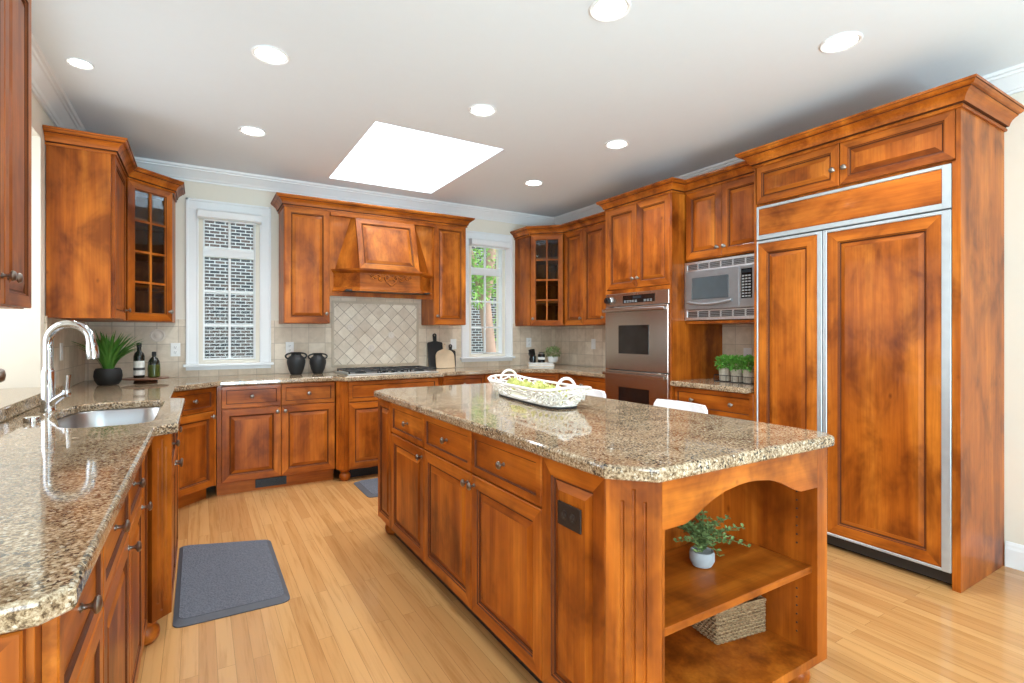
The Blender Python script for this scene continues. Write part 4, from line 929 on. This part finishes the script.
for i, (x, y) in enumerate(balls):
    wx, wy = bxx+x*math.cos(rz)-y*math.sin(rz), byy+x*math.sin(rz)+y*math.cos(rz); r = .032
    wh = ['far end of the basket', 'near end of the basket']
    place = 'at the %s end of the white basket' % ('left far' if x > .1 else 'right near') if abs(x) > .1 else 'in the middle of the white basket'
    lab = 'yellow-green mossy ball '+place
    if bproto is None:
        bm = bmesh.new(); bmesh.ops.create_icosphere(bm, subdivisions=3, radius=r)
        for v in bm.verts: v.co *= 1+random.uniform(-.05, .05)
        for k in range(80):
            a = Vector((random.gauss(0, 1), random.gauss(0, 1), random.gauss(0, 1))).normalized(); leaf(bm, a*r*.97, (a+Vector((random.uniform(-1, 1), random.uniform(-1, 1), random.uniform(-1, 1)))*.8).normalized(), .016, .6)
        o = bproto = obj('moss_ball', bm, MOSS)
    else: o = bproto.copy(); C.objects.link(o)
    o.location = (wx, wy, IZ+.019+r+.006+(.016 if i % 2 else .006)); o.rotation_euler = (i, i*2, i*.7); sc_ = 1+.08*math.sin(i*2.3); o.scale = (sc_, sc_, sc_)
    props(o, lab, 'decorative ball', 'mossy balls in the white basket')

# ================================================================ in the island shelves
SZ = .4545
px, py = 1.572, 1.25
t = thing('potted_plant', 'leafy eucalyptus plant in a pale grey pot on the island shelf', 'potted plant', (px, py, SZ))
obj('pot', lathe(bmesh.new(), [(.024, SZ), (.034, SZ+.003), (.044, SZ+.022), (.045, SZ+.042), (.041, SZ+.056), (.037, SZ+.056), (.036, SZ+.05), (0, SZ+.048)]), CONC, t, smooth=True)
bs, bf = bmesh.new(), bmesh.new()
for i in range(46):
    a = i*2.4; tl = random.uniform(.05, 1.25); L_ = random.uniform(.10, .175); pts = []
    for k in range(8):
        u = k/7; th = tl*(.3+.8*u); pts.append(Vector((math.cos(a)*math.sin(th)*L_*u, math.sin(a)*math.sin(th)*L_*u, SZ+.048+math.cos(th)*L_*u)))
    tube(bs, pts, [.0016]*8, 5)
    for k in (1, 2, 3, 4, 5, 5.5, 6, 6.5, 7):
        k = int(k)
        for s_ in (-1, 1):
            d = Vector((random.uniform(-.4, .4), random.uniform(-.4, .4), random.uniform(.0, .8)))+Vector((-math.sin(a), math.cos(a), 0))*s_*.9; leaf(bf, pts[k], d.normalized(), .019, .62)
obj('stems', bs, GRN4, t); obj('foliage', bf, GRN2, t)
t = thing('woven_basket', 'rectangular brown seagrass basket on the bottom shelf of the island', 'basket', (1.787, 1.312, .1372), R(-9)); z0, z1 = .1375, .262
bm = bmesh.new()
hx_, hy_ = .118, .082
for a in ((-hx_, hx_, -hy_, -hy_+.008), (-hx_, hx_, hy_-.008, hy_), (-hx_, -hx_+.008, -hy_+.008, hy_-.008), (hx_-.008, hx_, -hy_+.008, hy_-.008)): bx(bm, *a, z0, z1-.006)
bx(bm, -hx_+.008, hx_-.008, -hy_+.008, hy_-.008, z0, z0+.008)
for k in range(10):
    zz = z0+.006+k*.0122; n = 26; m = 18
    for sy in (-1, 1): tube(bm, [(-hx_-.003+2*(hx_+.003)*i/n, sy*(hy_+.0015+(.003 if (i+k) % 2 else -.002)), zz) for i in range(n+1)], .005, 5)
    for sx in (-1, 1): tube(bm, [(sx*(hx_+.0015+(.003 if (i+k) % 2 else -.002)), -hy_-.003+2*(hy_+.003)*i/m, zz) for i in range(m+1)], .005, 5)
obj('woven_wall', bm, SEAG, t)
obj('rim', tube(bmesh.new(), [(-hx_-.002, -hy_-.002, z1), (hx_+.002, -hy_-.002, z1), (hx_+.002, hy_+.002, z1), (-hx_-.002, hy_+.002, z1)], .0065, 8, closed=True), SEAG, t)

# ================================================================ mats
def mat(lab, pts, h=.018):
    t = thing('kitchen_mat', lab, 'mat', (pts[0][0], pts[0][1], 0), 0, 'grey anti-fatigue mats'); ox, oy = pts[0]
    P = [Vector((x-ox, y-oy)) for x, y in pts]; out = []
    for i in range(4):
        a, b, c = P[i-1], P[i], P[(i+1) % 4]; r = .05
        p, q = b+(a-b).normalized()*r, b+(c-b).normalized()*r
        for k in range(6): u = k/5; out.append(p*(1-u)**2+b*2*u*(1-u)+q*u*u)
    cen = sum(P, Vector((0, 0)))/4
    bm = bmesh.new(); rs = []
    for ins, z in ((0, .0008), (0, .005), (.035, h-.002), (.037, h)): rs.append([bm.verts.new((*(p+(cen-p).normalized()*ins*1.2), z)) for p in out])
    bm.faces.new(rs[0][::-1])
    for a, b in zip(rs, rs[1:]):
        for i in range(len(a)): bm.faces.new((a[i], a[(i+1) % len(a)], b[(i+1) % len(a)], b[i]))
    bm.faces.new(rs[-1]); obj('bevelled_edge', bm, MATE, t)
    top = [p+(cen-p).normalized()*.045 for p in out]
    obj('mat_surface', prism(bmesh.new(), [(p.x, p.y) for p in top], h+.0003, h+.001), MAT, t)
mat('grey anti-fatigue mat on the floor in front of the sink cabinet', [(-.10, 2.71), (.385, 2.70), (.385, 3.58), (-.10, 3.75)])
mat('grey anti-fatigue mat in front of the cooktop, half hidden by the island', [(1.15, 4.08), (1.95, 4.08), (1.95, 4.58), (1.15, 4.58)])

# ================================================================ stools behind the island
def stool(lab, x, y):
    t = thing('counter_stool', lab, 'stool', (x, y, 0), 0, 'white counter stools behind the island')
    bm = bmesh.new(); n = 14; rows = []
    prof = [(-.20, .64), (-.19, .655), (-.10, .65), (.05, .645), (.13, .655), (.175, .70), (.195, .77), (.205, .84), (.208, .88), (.209, .905)]
    for i, (x_, z) in enumerate(prof):
        row = []
        for k in range(n+1):
            v = -1+2*k/n; hw = .20 if i < 6 else .20-.004*(i-6)
            if i == len(prof)-1: hw = .175
            curve = (v*v)*(.03 if i < 6 else .0); back = -(v*v)*.035 if i >= 5 else 0
            row.append((x_+back, v*hw, z+curve*(1 if i < 5 else .5)))
        rows.append(row)
    F = [[bm.verts.new(p) for p in r] for r in rows]
    for a, b in zip(F, F[1:]):
        for k in range(n): bm.faces.new((a[k], a[k+1], b[k+1], b[k]))
    bmesh.ops.recalc_face_normals(bm, faces=bm.faces[:])
    bmesh.ops.solidify(bm, geom=bm.faces[:], thickness=.018)
    obj('shell', bm, CHAIRW, t, smooth=True)
    for sx in (-1, 1):
        for sy in (-1, 1): obj('leg', tube(bmesh.new(), [(sx*.13, sy*.13, .635), (sx*.20, sy*.19, .002)], [.014, .010], 10), MAPLE, t, smooth=True)
    obj('footrest', tube(bmesh.new(), [(-.175, -.168, .24), (.175, -.168, .24), (.175, .168, .24), (-.175, .168, .24)], .008, 8, closed=True), CHR, t, smooth=True)
stool('white counter stool near the end of the island, left of the refrigerator', 2.225, 2.06)
stool('white counter stool behind the white basket, farther along the island', 2.225, 2.89)
